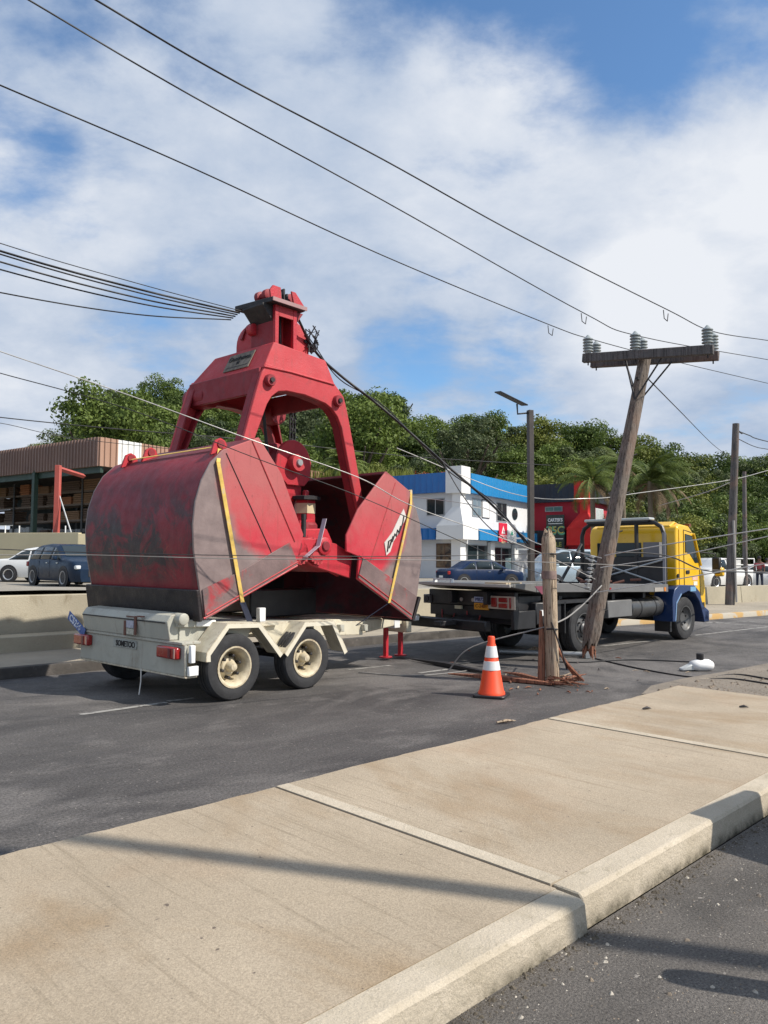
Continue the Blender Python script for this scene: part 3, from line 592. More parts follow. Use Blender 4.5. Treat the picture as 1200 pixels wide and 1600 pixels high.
strap([TU(608,942,.165),TU(545,985,.5),(2.2,.9,.78)],.02,DSTRAP,'thin dark tie rope from strap foot down to the trailer chassis')
# script marking on the near cheek beside the strap
mk_=MB(); spts=[(600,852),(607,835),(613,840),(616,822),(622,824),(630,802),(631,812),(624,830),(620,845),(612,852),(607,868),(601,868)]
wp=M('white_mark_paint',(.62,.58,.54),.7)
decal=MB().prism([T.un(x,y,n0) for x,y in [(603,868),(600,848),(612,832),(624,806),(630,795),(634,808),(624,830),(614,846),(609,862)]],n0-.012,n0-.002).build('painted_patch',wp,grab,smooth=0)
for pts in ([(604,862),(606,846),(611,842),(607,856),(613,838)],[(612,846),(616,834),(618,838),(620,828),(622,832),(625,822)],[(622,834),(628,818),(630,806)]):
    MB().tube([( *T.un(x,y,n0)[:1],n0-.014,T.un(x,y,n0)[1]) for x,y in pts],.013,5).build('script_stroke',INK,decal)
# ---------------------------------------------------------------- trailer
trl=thing('plant_trailer','cream and grey twin axle plant trailer under the red grab','trailer',TO,TZ)
def zd(u): return .965-.055*(u+.3)
def beam(u0,u1,y0,y1,h,drop=0,name='chassis_beam',mat=CREAM,b=.008):
    return MB().hexa([(u0,y0,zd(u0)-drop-h),(u1,y0,zd(u1)-drop-h),(u1,y1,zd(u1)-drop-h),(u0,y1,zd(u0)-drop-h),(u0,y0,zd(u0)-drop),(u1,y0,zd(u1)-drop),(u1,y1,zd(u1)-drop),(u0,y1,zd(u0)-drop)]).build(name,mat,trl,bevel=b)
beam(-.55,-.02,.30,.36,.09,0,'side_rail',GREYP); beam(-.30,-.02,.285,.30,.08,0,'side_rail',WHITE)
beam(-.4,2.75,.44,.54,.20,.03); beam(-.4,2.75,2.12,2.22,.20,.03)
beam(-.5,2.7,.54,2.12,.03,.04,'deck_plate',GREYP)
for u in (-.2,.5,.95,1.6,2.2,2.7): beam(u,u+.08,.36,2.4,.1,.07,'cross_member',GREYP)
beam(-.5,2.6,2.34,2.44,.10,0,'side_rail',CREAM)
# drawbar (two converging beams)
for y0 in (.49,2.17):
    a=Vector((2.6,y0,0)); b=Vector((4.85,1.30 if y0<1 else 1.42,0)); za=zd(2.6)-.03; zb=zd(4.85)+.02
    MB().hexa([(a.x,a.y-.05,za-.20),(b.x,b.y-.05,zb-.10),(b.x,b.y+.05,zb-.10),(a.x,a.y+.05,za-.20),(a.x,a.y-.05,za),(b.x,b.y-.05,zb),(b.x,b.y+.05,zb),(a.x,a.y+.05,za)]).build('drawbar_beam',CREAM,trl,bevel=.008)
MB().box(4.2,4.95,1.15,1.55,.62,.70).build('hitch_plate',WHITE,trl,bevel=.01); MB().box(4.9,5.15,1.28,1.42,.62,.72).build('towing_eye',CREAM,trl,bevel=.02)
MB().box(4.05,4.2,.95,1.30,.55,.74).build('jack_bracket',WHITE,trl,bevel=.01); MB().box(4.42,4.56,1.0,1.45,.45,.74).build('jack_bracket',CREAM,trl,bevel=.01)
for u in (4.12,4.5):
    j=MB().box(u-.035,u+.035,1.17,1.24,.06,.58).build('jack_leg',RED,trl,bevel=.006); MB().lathe([(.10,.035),(.11,.045),(.11,.06)],(u,1.205,0),'z',14).build('jack_foot',RED,j)
# front load bed wedge seen under the right shell
MB().hexa([(2.2,.56,.66),(3.75,.85,.62),(3.75,2.1,.62),(2.2,2.1,.66),(2.2,.56,.82),(3.75,.85,.745),(3.75,2.1,.745),(2.2,2.1,.82)]).build('front_bed',CREAM,trl,bevel=.01)
MB().prism([(.15,.95),(.15,1.12),(.52,1.14),(.62,1.30),(.72,1.28),(.86,.93)],2.0,2.04).build('cradle_plate',GREYP,trl,bevel=.006); MB().box(.9,1.9,2.0,2.06,.9,1.12).build('cradle_plate',CREAM,trl,bevel=.006)
MB().box(.70,.80,.34,.42,.88,1.06).build('stake_post',WHITE,trl,bevel=.006)
MB().box(.95,2.75,2.25,2.42,.86,1.42).build('dark_filler_board',BLACK,trl,bevel=.01); MB().box(1.3,2.6,1.3,1.5,.84,1.25).build('dark_filler_board',BLACK,trl,bevel=.02)  # black boards added to fill the gap between the shells with darkness
# tail: folded ramp box, light panel
MB().prism([(-.62,.735),(-.66,.955),(-.60,1.035),(-.42,1.05),(-.36,.97),(-.36,.735)],.36,2.42).build('tail_box',GREYP,trl,bevel=.012,seg=2)
MB().box(-.665,-.655,.40,2.40,.935,.95).build('box_seam',IRON,trl)
MB().lathe([(.055,.24),(.07,.25),(.07,.40),(.055,.41)],(-.50,0,.985),'y',14).build('hinge_barrel',GREYP,trl); MB().lathe([(.05,2.42),(.065,2.43),(.065,2.52),(.05,2.53)],(-.5,0,.97),'y',14).build('hinge_barrel',IRON,trl)
MB().box(-.70,-.66,.84,.96,.985,1.0).build('latch',M('rust',(.16,.07,.05),.8),trl); MB().box(-.675,-.66,1.02,1.06,.76,.99).build('latch',MATS['rust'],trl); MB().box(-.672,-.66,1.26,1.31,.74,.92).build('latch',MATS['rust'],trl); MB().box(-.668,-.66,1.06,1.26,.97,.985).build('latch',MATS['rust'],trl)
MB().box(-.672,-.661,1.08,1.25,.84,.93).build('faded_sticker',M('faded_sticker',(.42,.42,.48),.7,0,.2,20),trl)
MB().box(-.668,-.660,1.08,1.25,.76,.83).build('faded_sticker',M('faded_sticker_lower',(.46,.44,.36),.7,0,.35,30),trl)
MB().box(-.62,-.36,.10,2.52,.70,.735).build('tail_shelf',GREYP,trl,bevel=.006)
MB().hexa([(-.60,.07,.345),(-.56,.07,.345),(-.56,2.56,.345),(-.60,2.56,.345),(-.60,.07,.70),(-.56,.07,.70),(-.56,2.52,.70),(-.60,2.52,.70)]).build('tail_panel',GREYP,trl,bevel=.006)
MB().box(-.60,-.44,.05,2.58,.325,.345).build('tail_panel_flange',CREAM,trl,bevel=.004)
MB().box(-.57,-.44,.02,.065,.35,.46).build('bumper_end',WHITE,trl,bevel=.006); MB().box(-.56,-.50,.0,.06,.50,.70).build('bumper_end',WHITE,trl,bevel=.006)
MB().box(-.56,-.06,.44,.5,.40,.9).build('tail_stay',CREAM,trl,bevel=.006); MB().box(-.5,-.10,.34,.38,.50,.88).build('mudflap',GREYP,trl)
for y0,y1 in ((.14,.56),(2.22,2.62)):
    l=MB().box(-.675,-.60,y0,y1,.535,.675).build('tail_light',REDL,trl,bevel=.02,seg=2)
    MB().box(-.682,-.674,y0+.11,y0+.16,.55,.66).build('lens_divider',M('dark_lens',(.12,.015,.03),.3),l); MB().box(-.681,-.674,y0+.02,y0+.045,.55,.66).build('lens_clear',M('clear_lens',(.5,.3,.25),.2,coat=.4),l)
npl=MB().box(-.612,-.601,1.10,1.66,.57,.675).build('number_plate',M('grubby_plate',(.33,.34,.31),.6,0,.25,20),trl,bevel=.004)
text('SOMETOO',.10,npl,INK,(-.614,1.36,.620),(R_(90),0,R_(-90)),sx=.95,bold=.002)
bp=MB().box(-.26,.26,-.006,.0,-.065,.065).build('registration_plate',M('blue_plate',(.035,.10,.33),.5,0,.15,10),trl,bevel=.01)
bp.location=(-.64,2.60,.80); bp.rotation_euler=(0,R_(26),R_(-90)); bp['label']='tilted blue registration plate lettered C5266'
text('C5266',.13,bp,M('plate_white',(.66,.70,.78),.5),(-.03,-.009,.0),(R_(90),0,0),bold=.003)
MB().tube([(-.6,1.0,.35),(-.61,.98,.2),(-.66,.93,.05)],.008,6).build('dangling_wire',WIREL,trl)
# fenders
for y0,y1,nm in ((-.02,.30,'mudguard'),(2.26,2.60,'mudguard')):
    for path in ([(-.36,.50),(-.355,.60),(-.07,.92),(.42,.90),(.79,.49)],[(.83,.49),(1.17,.865),(1.69,.855),(1.95,.42)]):
        MB().strip(path,y0,y1,.012).build(nm,CREAM,trl,smooth=0)
        yy=(y0,y0+.012) if y0<1 else (y1-.012,y1)
        MB().strip([(x,z) for x,z in path],yy[0],yy[1],-.055).build('mudguard_edge',M('cream_edge',(.66,.61,.49),.5,0,.08,4,((.3,.2,.12),9,.64)),trl,smooth=0)
MB().box(.30,.90,.2,.3,.84,.88).build('step_plate',CREAM,trl); MB().prism([(-.0,.86),(.1,.72),(.35,.72),(.42,.86)],.14,.17).build('fender_gusset',CREAM,trl)
MB().prism([(.40,.885),(1.19,.852),(.86,.50),(.77,.50)],.262,.275).build('guard_panel',CREAM,trl); MB().prism([(-.36,.50),(-.36,.60),(-.12,.86),(-.12,.50)],.28,.29).build('guard_panel',CREAM,trl)
MB().prism([(.72,.55),(.86,.55),(1.10,.80),(.60,.80)],.30,.34).build('spring_hanger',CREAM,trl,bevel=.005); MB().tube([(.2,.36,.52),(.62,.36,.60),(.8,.36,.60),(1.2,.36,.52)],.03,6).build('leaf_spring',IRON,trl)
def wheel(parent,c,R0,w,rimr,side=-1,rimmat=CREAM,tyre=RUBBER,seg=36,hub=.10,dish=.09,name='wheel',rec=.40,dr_=.88,nutr=.018):
    wt=bpy.data.objects.new(name,None); COL.objects.link(wt); wt.parent=parent; wt.location=c
    s_=side; o=w/2
    m=MB().lathe([(rimr,-o*.86),(rimr+.04,-o*.98),(R0*.86,-o),(R0*.955,-o*.92),(R0,-o*.72),(R0,-o*.28),(R0-.012,-o*.26),(R0-.012,-o*.16),(R0,-o*.14),(R0,o*.14),(R0-.012,o*.16),(R0-.012,o*.26),(R0,o*.28),(R0,o*.72),(R0*.955,o*.92),(R0*.86,o),(rimr+.04,o*.98),(rimr,o*.86)],(0,0,0),'y',seg,cap=False)
    m.build('tyre',tyre,wt,smooth=28)
    k=s_*o
    m=MB().lathe([(rimr+.012,k*.93),(rimr+.016,k*.99),(rimr-.004,k*.99),(rimr-.03,k*.80),(rimr-.045,k*.55),(rimr*dr_,k*rec-s_*dish*.4),(rimr*dr_*.85,k*rec-s_*dish*.2),(rimr*.42,k*rec+s_*dish*.35),(rimr*.36,k*rec+s_*dish*.4),(.012,k*rec+s_*dish*.4)],(0,0,0),'y',seg,cap=False)
    m.build('rim',rimmat,wt,smooth=30)
    MB().lathe([(hub,k*rec),(hub,k*rec+s_*dish*.9),(hub*.7,k*rec+s_*dish*1.2),(.01,k*rec+s_*dish*1.25)],(0,0,0),'y',18).build('hub',rimmat,wt,smooth=30)
    for i in range(6):
        a=2*math.pi*i/6+.3; MB().lathe([(nutr,k*rec-.02),(nutr,k*rec+s_*dish*.75),(nutr*.5,k*rec+s_*dish*.8)],(rimr*.56*math.cos(a),0,rimr*.56*math.sin(a)),'y',6).build('wheel_stud',IRON,wt,smooth=0)
    return wt
for u in (.06,1.24):
    for y,s_ in ((.125,-1),(2.44,1)): wheel(trl,(u,y,.398),.398,.25,.235,s_,rec=-.35,dr_=.74,nutr=.02,dish=.13,hub=.062,rimmat=M('cream_rim',(.6,.53,.38),.5,bump=.15,bs=30,build=b_worn((.52,.45,.31),(.63,.56,.41),(.24,.14,.07),(.28,.17,.10),(.26,.17,.10),.66,.50)))
    MB().tube([(u,.25,.40),(u,2.3,.40)],.05,10).build('axle',IRON,trl)

# ---------------------------------------------------------------- tow truck (frame K)
K=Fr((*G(1070,1000)[:2],0),47); KZ=K.rz()
tt=thing('tow_truck','yellow cab flatbed tow truck with grey bed hitched ahead of the trailer','truck',K.o,KZ)
def zb(u): return 1.16-.023*(u+.8)
def kb(u0,u1,y0,y1,zt,zbt,name,mat,b=.008,**k): 
    return MB().hexa([(u0,y0,zb(u0)+zbt),(u1,y0,zb(u1)+zbt),(u1,y1,zb(u1)+zbt),(u0,y1,zb(u0)+zbt),(u0,y0,zb(u0)+zt),(u1,y0,zb(u1)+zt),(u1,y1,zb(u1)+zt),(u0,y1,zb(u0)+zt)]).build(name,mat,tt,bevel=b,**k)
kb(-5.35,-.70,0,.05,.05,-.11,'bed_side_rail',GREYP2); kb(-5.35,-.70,2.15,2.20,.05,-.11,'bed_side_rail',GREYP2)
kb(-5.6,-.70,.05,2.15,0,-.04,'bed_plate',BEDTOP)
# tapered tail of the bed
MB().hexa([(-6.05,.02,zb(-6)-.02),(-5.35,.0,zb(-5.35)-.11),(-5.35,2.2,zb(-5.35)-.11),(-6.05,2.18,zb(-6)-.02),(-6.05,.02,zb(-6)+.015),(-5.35,.0,zb(-5.35)+.05),(-5.35,2.2,zb(-5.35)+.05),(-6.05,2.18,zb(-6)+.015)]).build('bed_tail',BEDTOP,tt,bevel=.008)
MB().box(-6.04,-5.62,.10,.55,zb(-6)+.02,zb(-6)+.045).build('loose_board',M('pale_board',(.5,.4,.27),.8),tt)
MB().box(-6.08,-6.05,.0,2.2,zb(-6)-.03,zb(-6)+.02).build('tail_edge',M('lit_edge_paint2',(.42,.40,.37),.6),tt,bevel=.004)
pk=MB(); pk.box(-6.0,-5.92,1.35,1.38,zb(-6),zb(-6)+.08); pk.box(-6.0,-5.92,1.75,1.78,zb(-6),zb(-6)+.08); pk.box(-6.0,-5.97,1.35,1.78,zb(-6)+.06,zb(-6)+.09); pk.build('bed_handle',WHITE,tt)
MB().prism([(-5.2,1.12),(-5.4,1.26),(-5.1,1.26),(-4.95,1.12)],-.004,-.001).build('painted_stripe',M('maroon_stripe',(.20,.05,.08),.6),tt,smooth=0)
MB().box(-1.30,-.93,-.012,-.002,1.07,1.15).build('reflector_plate',M('dull_plate',(.36,.33,.29),.6),tt); MB().box(-.90,-.82,-.012,-.002,1.07,1.15).build('side_marker',M('amber',(.6,.2,.03),.4),tt)
for u in (-3.0,): MB().lathe([(.03,-.01),(.03,.0)],(u,0,1.16),'y',10).build('side_marker',REDL,tt)
# chassis
for y in (.62,1.42): kb(-5.9,.9,y,y+.09,-.12,-.34,'chassis_rail',BLACK)
for u in (-5.5,-4.4,-2.6,-1.4): MB().box(u,u+.1,.2,2.0,.94,1.06).build('cross_member',BLACK,tt)
# rear under-bed assembly
MB().box(-5.75,-5.65,.15,2.12,.90,1.16).build('rear_apron',BLACK,tt,bevel=.01)
for y in (1.05,1.32,1.55):
    MB().lathe([(.035,-5.765),(.035,-5.75)],(0,y,1.0),'x',12).build('rear_marker_lamp',M('lamp_grey',(.45,.42,.38),.4),tt)
MB().box(-5.78,-5.75,1.3,1.46,.83,.89).build('reflector_plate',M('cream_reflector',(.62,.58,.40),.5),tt)
lp=MB().prism([(.12,1.09),(.63,1.09),(.68,1.04),(.68,.87),(.12,.87)],-5.80,-5.76,'yz').build('rear_lamp_panel',M('lamp_panel',(.55,.45,.36),.5,0,.1,8),tt,bevel=.006)
for y0,y1,z0,z1 in ((.18,.215,.89,1.07),(.26,.44,.895,.97),(.26,.44,.99,1.065),(.48,.60,.905,1.06)):
    MB().box(-5.825,-5.80,y0,y1,z0,z1).build('lamp_lens',REDL,lp,bevel=.012,seg=2)
rp=MB().box(-5.79,-5.765,.70,1.0,.965,1.06).build('registration_plate',M('plate_lilac',(.40,.45,.62),.5),tt,bevel=.003); text('M8721',.085,rp,M('navy_ink',(.02,.03,.12),.6),(-5.793,.85,1.012),(R_(90),0,R_(-90)))
rp2=MB().box(-5.79,-5.765,.68,1.0,.84,.955).build('amber_plate',M('plate_amber',(.66,.29,.02),.5),tt,bevel=.003); text('C-2401',.085,rp2,M('brown_ink',(.16,.05,.01),.6),(-5.793,.84,.90),(R_(90),0,R_(-90)))
MB().box(-5.80,-5.66,2.05,2.22,.90,1.06).build('reversing_lamp_box',GREYP2,tt,bevel=.01); MB().lathe([(.06,-5.82),(.06,-5.79)],(0,2.13,.98),'x',16).build('reversing_lamp',IRON,tt)
MB().box(-5.62,-4.95,.18,2.10,.60,1.10).build('underbed_filler',BLACK,tt,bevel=.02); MB().box(-5.72,-5.62,.18,2.12,.70,.90).build('underbed_filler',BLACK,tt,bevel=.01)  # black boxes added to darken the space under the bed
for y in (.9,1.5): MB().tube([(-5.74,y,.74),(-5.74,y+.05,.62),(-5.74,y+.2,.58),(-5.74,y+.3,.66),(-5.72,y+.32,.8)],.012,6).build('air_hose',M('red_hose',(.25,.03,.03),.6),tt)
# stinger / underlift boom
MB().hexa([(-6.15,.95,.50),(-4.9,.9,.62),(-4.9,1.4,.62),(-6.15,1.35,.50),(-6.15,.95,.66),(-4.9,.9,.86),(-4.9,1.4,.86),(-6.15,1.35,.66)]).build('underlift_boom',BLACK,tt,bevel=.015)
MB().box(-6.15,-6.0,.45,2.25,.50,.68).build('underlift_crossbar',BLACK,tt,bevel=.02)
MB().box(-6.55,-6.1,1.1,1.25,.58,.66).build('tow_ball_arm',IRON,tt,bevel=.01); MB().box(-5.9,-5.3,.05,.12,.55,.85).build('tool_box_side',BLACK,tt,bevel=.01)
MB().box(-5.3,-4.55,.04,.5,.60,.98).build('tool_box',BLACK,tt,bevel=.02)
MB().box(-5.2,-4.9,.02,.04,.75,.85).build('tool_box_badge',WHITE,tt)
MB().prism([(-5.0,1.0),(-3.2,1.0),(-3.25,.94),(-4.9,.94)],.0,.5).build('rear_mudguard',BLACK,tt); MB().box(-4.52,-4.49,.0,.5,.42,.98).build('mudflap',BLACK,tt)
for y,s_ in ((.14,-1),(.44,-1),(1.78,1),(2.06,1)): wheel(tt,(-3.86,y,.465),.465,.25,.27,s_,M('steel_rim',(.10,.10,.10),.5,.4,.2,5,((.2,.15,.1),6,.6)),dish=.07)
for y,s_ in ((.15,-1),(2.0,1)): wheel(tt,(.12,y,.458),.458,.26,.26,s_,MATS['steel_rim'],dish=-.10,hub=.11)
MB().tube([(-3.86,.3,.465),(-3.86,1.9,.465)],.09,10).build('rear_axle',IRON,tt); MB().lathe([(.14,1.0),(.2,1.05),(.2,1.3),(.14,1.35)],(-3.86,0,.465),'y',16).build('differential',IRON,tt); MB().tube([(.12,.3,.42),(.12,1.9,.42)],.06,10).build('front_axle',IRON,tt)
MB().lathe([(.19,-1.95),(.21,-1.93),(.21,-.66),(.19,-.64)],(0,.33,.74),'x',28).build('fuel_tank',M('dull_tank',(.13,.13,.13),.35,.7,.2,4),tt,smooth=40)
for u in (-1.6,-1.0): MB().lathe([(.216,u),(.216,u+.04)],(0,.33,.74),'x',28).build('tank_band',BLACK,tt,smooth=40)
MB().box(-2.95,-2.05,.08,.50,.60,.93).build('battery_box',GREYP2,tt,bevel=.015); MB().box(-2.9,-2.1,.5,1.9,.55,.9).build('under_bed_tray',BLACK,tt,bevel=.01)
MB().box(-.55,-.48,.05,.4,.20,.72).build('mudflap',BLACK,tt)
# cab
CW0,CW1=.0,2.10
cabp=[(-.33,.95),(-.33,2.30),(-.27,2.44),(-.12,2.50),(.28,2.47),(.52,2.30),(.80,1.62),(1.00,1.42),(1.06,1.05),(1.06,.55),(.78,.55),(.70,.85),(.45,1.06),(-.1,1.06),(-.28,.95)]
cab=MB().prism(cabp,CW0,CW1).build('cab',YEL,tt,bevel=.05,seg=3)
MB().strip([(-.29,2.46),(-.05,2.56),(.2,2.50)],CW0+.15,CW1-.15,-.05).build('roof_fairing',YEL,tt,bevel=.02,smooth=0)
MB().prism([(.10,1.90),(.10,2.28),(.42,2.24),(.64,1.80),(.72,1.66),(.55,1.66),(.3,1.86)],CW0-.008,CW0+.02).build('side_window',GLASS,tt,smooth=0)
MB().strip([(.09,1.88),(.09,2.29),(.43,2.25)],CW0-.012,CW0-.004,-.02).build('window_seal',BLACK,tt,smooth=0)
MB().tube([(.475,-.02,2.30),(.80,-.02,1.60)],.028,8).build('windscreen_pillar',YEL,tt)
MB().hexa([(.60,.12,2.20),(.85,.12,1.63),(.85,1.98,1.63),(.60,1.98,2.20),(.58,.12,2.20),(.83,.12,1.62),(.83,1.98,1.62),(.58,1.98,2.20)]).build('windscreen',GLASS,tt)
for y0,y1 in ((.20,.62),(.80,1.42),(1.55,1.90)): MB().box(-.345,-.32,y0,y1,1.78,2.10).build('rear_window',GLASS,tt,bevel=.012,seg=2)
MB().tube([(.02,-.006,1.05),(.02,-.006,2.38),(.40,-.006,2.33)],.007,5).build('door_seam',BLACK,tt); MB().tube([(.78,-.006,.9),(.76,-.006,1.5)],.007,5).build('door_seam',BLACK,tt); MB().tube([(-.20,-.004,1.0),(-.20,-.004,2.38)],.009,5).build('cab_rib',M('ochre_paint',(.5,.25,.01),.5),tt)
MB().box(.10,.26,-.02,-.004,1.42,1.50).build('door_handle',BLACK,tt,bevel=.01); MB().lathe([(.045,-.02),(.045,0)],(-.27,0,1.38),'y',14).build('filler_cap',BLACK,tt)
MB().box(.40,.66,-.006,-.003,1.28,1.36).build('door_lettering',M('decal_pink',(.75,.45,.35),.6,0,.3,30),tt,smooth=0); MB().box(.46,.64,-.006,-.003,1.16,1.25).build('door_lettering',M('decal_white',(.75,.7,.6),.6,0,.3,30),tt,smooth=0)
MB().box(.80,.96,-.014,-.002,.66,.78).build('step_well',BLACK,tt)
mm=MB().tube([(.80,.02,1.9),(1.02,-.25,1.86),(1.02,-.25,1.4)],.018,6).build('mirror_arm',BLACK,tt); MB().box(.98,1.08,-.36,-.18,1.42,1.78).build('mirror',BLACK,tt,bevel=.02)
MB().box(1.0,1.16,-.40,-.22,1.36,1.56).build('round_mirror',YEL,tt,bevel=.03); MB().box(.30,.40,.0,.10,2.45,2.52).build('marker_lamp',M('amber_dark',(.16,.05,.02),.4),tt)
# blue mudguard and bumper
mg=[(-.62,.42),(-.60,.90),(-.50,1.10),(-.30,1.19),(.42,1.17),(.66,1.02),(.80,.72),(1.08,.60),(1.08,.36),(.86,.34),(.80,.50),(.64,.80),(.42,.99),(.12,1.05),(-.20,.98),(-.42,.78),(-.50,.42)]
MB().prism(mg,-.05,.40).build('front_mudguard',BLUEP,tt,bevel=.015,seg=2); MB().prism([(p[0],p[1]) for p in mg],1.7,2.15).build('front_mudguard',BLUEP,tt,bevel=.015,seg=2)
MB().box(.86,1.12,-.05,2.15,.34,.60).build('bumper',BLUEP,tt,bevel=.03,seg=2)
MB().box(.2,.46,-.055,-.05,1.04,1.14).build('mudguard_badge',M('pale_blue',(.16,.34,.52),.4),tt)
MB().strip([(-.50,.42),(-.44,.80),(-.22,.99)],-.06,-.05,.03).build('mudguard_beading',M('light_blue_trim',(.2,.32,.5),.5),tt,smooth=0)
# headboard: black hoop with panel and light bar
HB=-.68
hp=[]
hoop=MB().tube([(HB,.08,1.15),(HB,.08,2.25),(HB,.14,2.42),(HB,.30,2.52),(HB,1.86,2.52),(HB,2.02,2.42),(HB,2.08,2.25),(HB,2.08,1.15)],.05,8).build('headboard_hoop',BLACK,tt,smooth=40)
MB().tube([(HB,.72,1.15),(HB,.72,2.52)],.05,6).build('headboard_post',BLACK,tt)
MB().box(HB-.02,HB+.02,.10,2.06,1.15,1.78).build('headboard_panel',BLACK,tt)
MB().tube([(HB-.06,.1,1.2),(HB-.06,1.95,1.75)],.022,6).build('headboard_brace',STEEL,tt); MB().tube([(HB-.06,1.95,1.2),(HB-.06,.1,1.72)],.022,6).build('headboard_brace',STEEL,tt)
MB().box(HB-.05,HB-.035,.04,.10,1.2,2.3).build('headboard_edge_strip',M('grey_edge',(.25,.25,.27),.5),tt)
MB().box(HB-.12,HB+.12,.35,1.95,2.57,2.63).build('light_bar',M('light_bar_lens',(.45,.47,.45),.25,coat=.5),tt,bevel=.02,seg=2); MB().box(HB-.1,HB+.1,.4,1.9,2.53,2.575).build('light_bar_base',BLACK,tt)
MB().tube([(HB,2.08,2.1),(-1.5,2.12,1.22)],.035,8).build('headboard_stay',BLACK,tt)
MB().lathe([(.14,1.55),(.16,1.56),(.10,1.6),(.10,1.9),(.16,1.94),(.14,1.95)],(-1.0,0,1.36),'y',18).build('winch_drum',IRON,tt)
w1=MB(); 
for i in range(6):
    w1.tube([(-1.05+random.uniform(-.2,.2),.5+.25*i,1.22+random.uniform(0,.1)),(-1.2+random.uniform(-.3,.3),.7+.25*i,1.20+random.uniform(0,.12))],.03,6)
w1.build('chain_heap',MATS['rust'],tt)
MB().box(HB+.1,HB+.3,.25,.62,1.75,2.1).build('cab_shelf_box',M('pale_box',(.20,.20,.21),.6),tt)

# ---------------------------------------------------------------- poles and cables
def splinter_mesh(base,dirs,n,L0,r):
    m=MB()
    for i in range(n):
        a=random.uniform(0,6.28); d=Vector(dirs)+Vector((math.cos(a),math.sin(a),0))*random.uniform(.1,.5); l=L0*random.uniform(.4,1)
        p=Vector(base)+Vector((math.cos(a),math.sin(a),0))*r*random.uniform(.2,.9); q=p+d.normalized()*l
        m.tube([p,(p+q)/2+Vector((random.uniform(-.02,.02),random.uniform(-.02,.02),0)),q],[.03,.022,.004],5)
    return m
# standing stub
sb=G(862,1068); st_=thing('pole_stub','pale splintered stump of the snapped utility pole beside the traffic cone','utility pole',sb)
top=P(856,824,sb[1])-sb
def wpole(p0,p1,r0,r1,seg=40,n=18,jag=0,jagb=0):
    ro=[random.uniform(-.05,.035)-(.09 if random.random()<.12 else 0) for _ in range(seg)]
    m=MB(); a=Vector(p0); b=Vector(p1); rings=[]; d=(b-a).normalized(); sx=d.orthogonal().normalized(); sy=d.cross(sx)
    for i in range(n+1):
        t=i/n; c=a.lerp(b,t); rr=r0+(r1-r0)*t; ring=[]
        for k in range(seg):
            an=2*math.pi*k/seg; q=rr*(1+.04*math.sin(3*an+i*.25)+ro[k]*(1 if (i+k*3)%11>1 else .3)+random.uniform(-.008,.008)); z=Vector((0,0,0))
            if jag and i==n: z=d*(-abs(math.sin(an*1.5+.4))*jag*random.uniform(.6,1.3)); q*=.5
            if jag and i==n-1: q*=.9; z=d*(-.02)
            if jagb and i==0: z=d*(random.uniform(-.3,1)*jagb); q*=.8
            ring.append(c+(sx*math.cos(an)+sy*math.sin(an))*q+z)
        rings.append(ring)
    v=[q for r_ in rings for q in r_]; f=[(i*seg+k,i*seg+(k+1)%seg,(i+1)*seg+(k+1)%seg,(i+1)*seg+k) for i in range(n) for k in range(seg)]
    f+=[tuple(range(seg-1,-1,-1)),tuple(n*seg+k for k in range(seg))]
    return m.add(v,f)
wpole((0.02,0,.03),tuple(top),.092,.098,jag=.13).build('pole',WOODL,st_,smooth=50)
MB().lathe([(.104,1.44),(.105,1.45),(.105,1.54),(.104,1.55)],tuple(Vector(top)*.68*Vector((1,1,0)) if False else (float(top[0])*.68,float(top[1])*.68,0)),'z',22).build('stain_band',M('dark_band',(.22,.155,.135),.85,0,.3,12),st_)
for z in (.75,1.78): MB().tube([(-.08,-.06,z),(0,-.108,z+.01),(.07,-.075,z)],.012,5).build('staple',IRON,st_)
MB().tube([(-.02,-.11,.85),(.12,-.10,.45),(.2,-.05,.2)],.012,5).build('torn_strip',IRON,st_)
splin=MB().tube([(-.15,.0,.0),(-.13,.02,.55),(-.14,.03,1.0)],[.05,.045,.02],6); splin.tube([(-.11,.02,.02),(-.10,.03,.7)],[.03,.02],6); splin.build('torn_outer_shell',WOODR,st_)
sp2=MB(); 
for i in range(4): sp2.tube([(.06+.01*i,-.02,.55-.04*i),(.18+.02*i,-.02-.02*i,.3-.02*i),(.34+.03*i,-.05,.05)],[.012,.022,.015],5)
sp2.build('torn_outer_shell',WOODR,st_)
base=MB()
for i in range(26):
    a=random.uniform(-1.2,.9); l=random.uniform(.15,.42); p=Vector((random.uniform(-.1,.2),random.uniform(-.15,.06),random.uniform(.02,.10))); q=p+Vector((math.cos(a)*l,math.sin(a)*l-.02,random.uniform(-.06,.05))); q.z=max(.015,q.z)
    base.tube([p,q],[random.uniform(.012,.035),.004],5)
base.build('splintered_foot',WOODR,st_)
base=MB()
for i in range(16):
    a=random.uniform(-1.6,1.2); l=random.uniform(.1,.3); p=Vector((random.uniform(-.1,.2),random.uniform(-.12,.06),random.uniform(.02,.10))); q=p+Vector((math.cos(a)*l,math.sin(a)*l-.02,random.uniform(-.05,.09))); q.z=max(.015,q.z)
    base.tube([p,p.lerp(q,.6)+Vector((0,0,.02)),q],[random.uniform(.006,.02),.008,.002],4)
base.build('torn_fibres',WOODL,st_)
